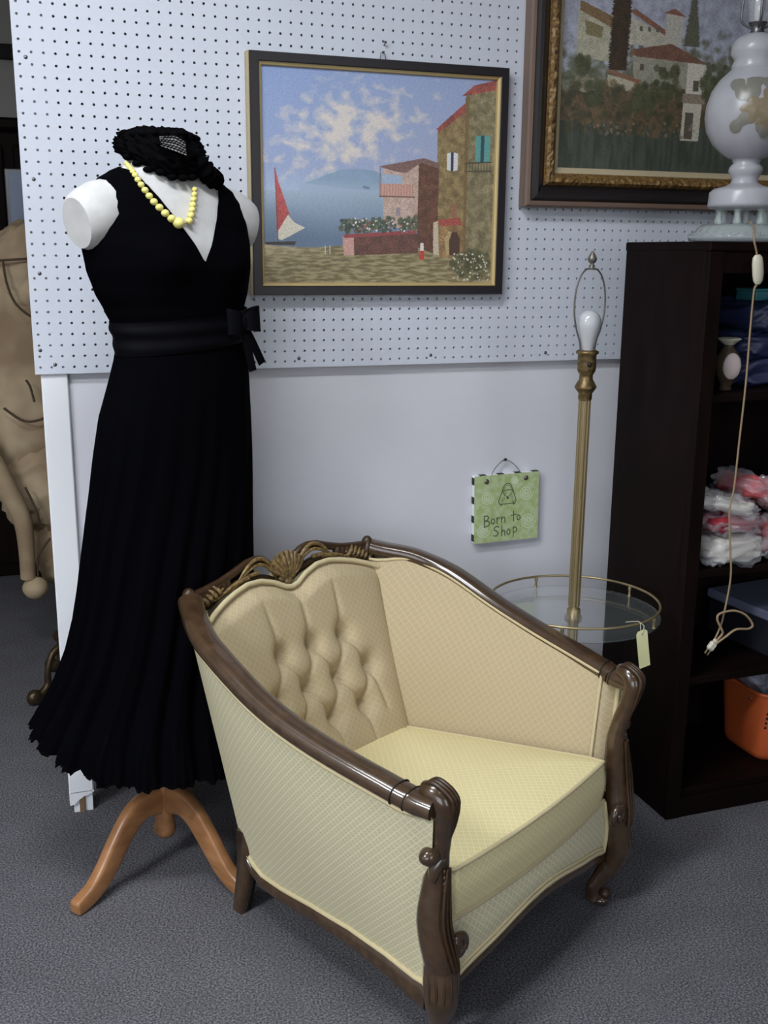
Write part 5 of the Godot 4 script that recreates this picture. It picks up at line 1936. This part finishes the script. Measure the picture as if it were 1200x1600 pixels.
func build_background() -> void:
	struct("trim_2", MB.new().box(Vector3(0.4, 2.445, -3.78), Vector3(8.2, 0.075, 0.05), 0.004), M.dark, "dark rail along the far wall", "trim")
	# padded cream figure behind the partition
	var z := -1.3
	var bm := tri(mat(Color.WHITE, 0.85), noise_tex(noise(31, 0.012, 3), 256, c8(140, 118, 92), c8(186, 168, 138), 1.6), Vector3(1.4, 1.4, 1.4))
	var t := thing("padded_figure", "tall beige padded figure with dark seam lines behind the white post", "figure", Vector3(0.05, 0, z))
	var o := -t.position
	var bs := part("body", pillow(o + Vector3(.06, 1.00, z - .10), Vector3(.52, .92, .34), 101, Basis(), .03, .55), bm, t)
	part("head", pillow(o + Vector3(.09, 1.35, z - .06), Vector3(.42, .36, .30), 102, Basis(Vector3.BACK, .18), .03, .7), bm, t)
	part("lap", pillow(o + Vector3(.12, .60, z - .06), Vector3(.52, .36, .32), 103, Basis(), .03, .65), bm, t)
	part("haunch", pillow(o + Vector3(.14, .37, z - .05), Vector3(.36, .36, .30), 104, Basis(Vector3.BACK, .3), .02, .75), bm, t)
	var arm := crom([Vector3(-.24, .86, z + .09), Vector3(-.16, .74, z + .12), Vector3(-.105, .62, z + .14), Vector3(-.068, .52, z + .14), Vector3(-.060, .42, z + .13), Vector3(-.062, .30, z + .12)], 30).map(func(p): return p + o)
	part("arm", MB.new().tube(arm, range(31).map(func(k): return .040 - .014 * k / 30.0), 12), bm, t)
	part("paw", MB.new().ball(o + Vector3(-.040, .262, z + .12), Vector3(.045, .040, .05), 14, 9), bm, t)
	var sm := mat(c8(70, 54, 40), .8)
	for q in [[[-.10, 1.385, .075], [-.04, 1.39, .10], [.03, 1.395, .115]], [[-.068, 1.385, .09], [-.060, 1.31, .11], [-.035, 1.245, .12], [.02, 1.20, .125], [.08, 1.20, .12]], [[-.10, .90, .10], [-.04, .855, .11], [.02, .86, .12], [.06, .89, .12]], [[.0, .92, .12], [-.01, .97, .12], [-.022, .995, .12]], [[-.05, .63, .14], [-.02, .55, .14], [-.012, .50, .13]], [[.02, .44, .13], [-.022, .38, .125], [-.03, .30, .12]]]:
		part("seam", MB.new().tube(crom(q.map(func(p): return o + Vector3(p[0], p[1], z + p[2])), 14), .0045, 6), sm, t)
	# dark cabinet far behind, with a framed mirror leaning on it
	var cb := thing("cabinet", "dark reddish cabinet in the gloom behind the beige figure", "cabinet", Vector3(-.35, 0, -2.45))
	part("carcass", MB.new().box(Vector3(0, .95, 0), Vector3(2.0, 1.9, .4), .006), M.mahogany, cb)
	for k in 3:
		part("door", MB.new().box(Vector3(-.66 + .66 * k, .95, .21), Vector3(.62, 1.78, .02), .006), M.mahogany, cb)
	part("cornice", MB.new().box(Vector3(0, 1.92, .02), Vector3(2.06, .05, .46), .012), M.mahogany, cb)
	var mr := thing("framed_mirror", "small grey-blue framed mirror in front of the dark cabinet", "mirror", Vector3(.04, 1.50, -2.19))
	part("frame", MB.new().box(Vector3(0, .12, 0), Vector3(.16, .25, .02), .004), M.steel, mr)
	part("mirror_glass", MB.new().box(Vector3(0, .12, .008), Vector3(.13, .22, .008), .001), mat(c8(150, 162, 184), .15, .2), mr)
	var ps := thing("pedestal", "slim dark plinth carrying the framed mirror before the cabinet", "plinth", Vector3(.05, 0, -2.17))
	part("shaft", MB.new().box(Vector3(0, .73, 0), Vector3(.18, 1.46, .06), .006), M.mahogany, ps)
	part("cap", MB.new().box(Vector3(0, 1.48, 0), Vector3(.22, .04, .08), .006), M.mahogany, ps)
	# low brass stand whose scroll feet show beside the dress
	var s := thing("brass_stand", "low dark brass stand with scrolled feet on the carpet behind the dress", "stand", Vector3(.10, 0, -.86))
	var old := mat(c8(70, 58, 40), .35, .6)
	part("plate", MB.new().lathe([Vector2(.02, .17), Vector2(.095, .178), Vector2(.10, .186), Vector2(.095, .194), Vector2(.01, .196)], Vector3.ZERO, 32), old, s)
	for k in 4:
		var a := TAU * k / 4.0 + 2.58
		var u := Vector3(cos(a), 0, sin(a))
		var leg := part("leg", MB.new().tube(crom([u * .06 + Vector3.UP * .175, u * .12 + Vector3.UP * .155, u * .145 + Vector3.UP * .10, u * .15 + Vector3.UP * .05, u * .185 + Vector3.UP * .022], 20), range(21).map(func(i): return .016 - .005 * sin(i / 20.0 * PI)), 10), old, s)
		part("scroll_foot", MB.new().ball(u * .200 + Vector3.UP * .026, Vector3(.026, .026, .022), 14, 9, Basis(Vector3.UP, -a)), old, leg)
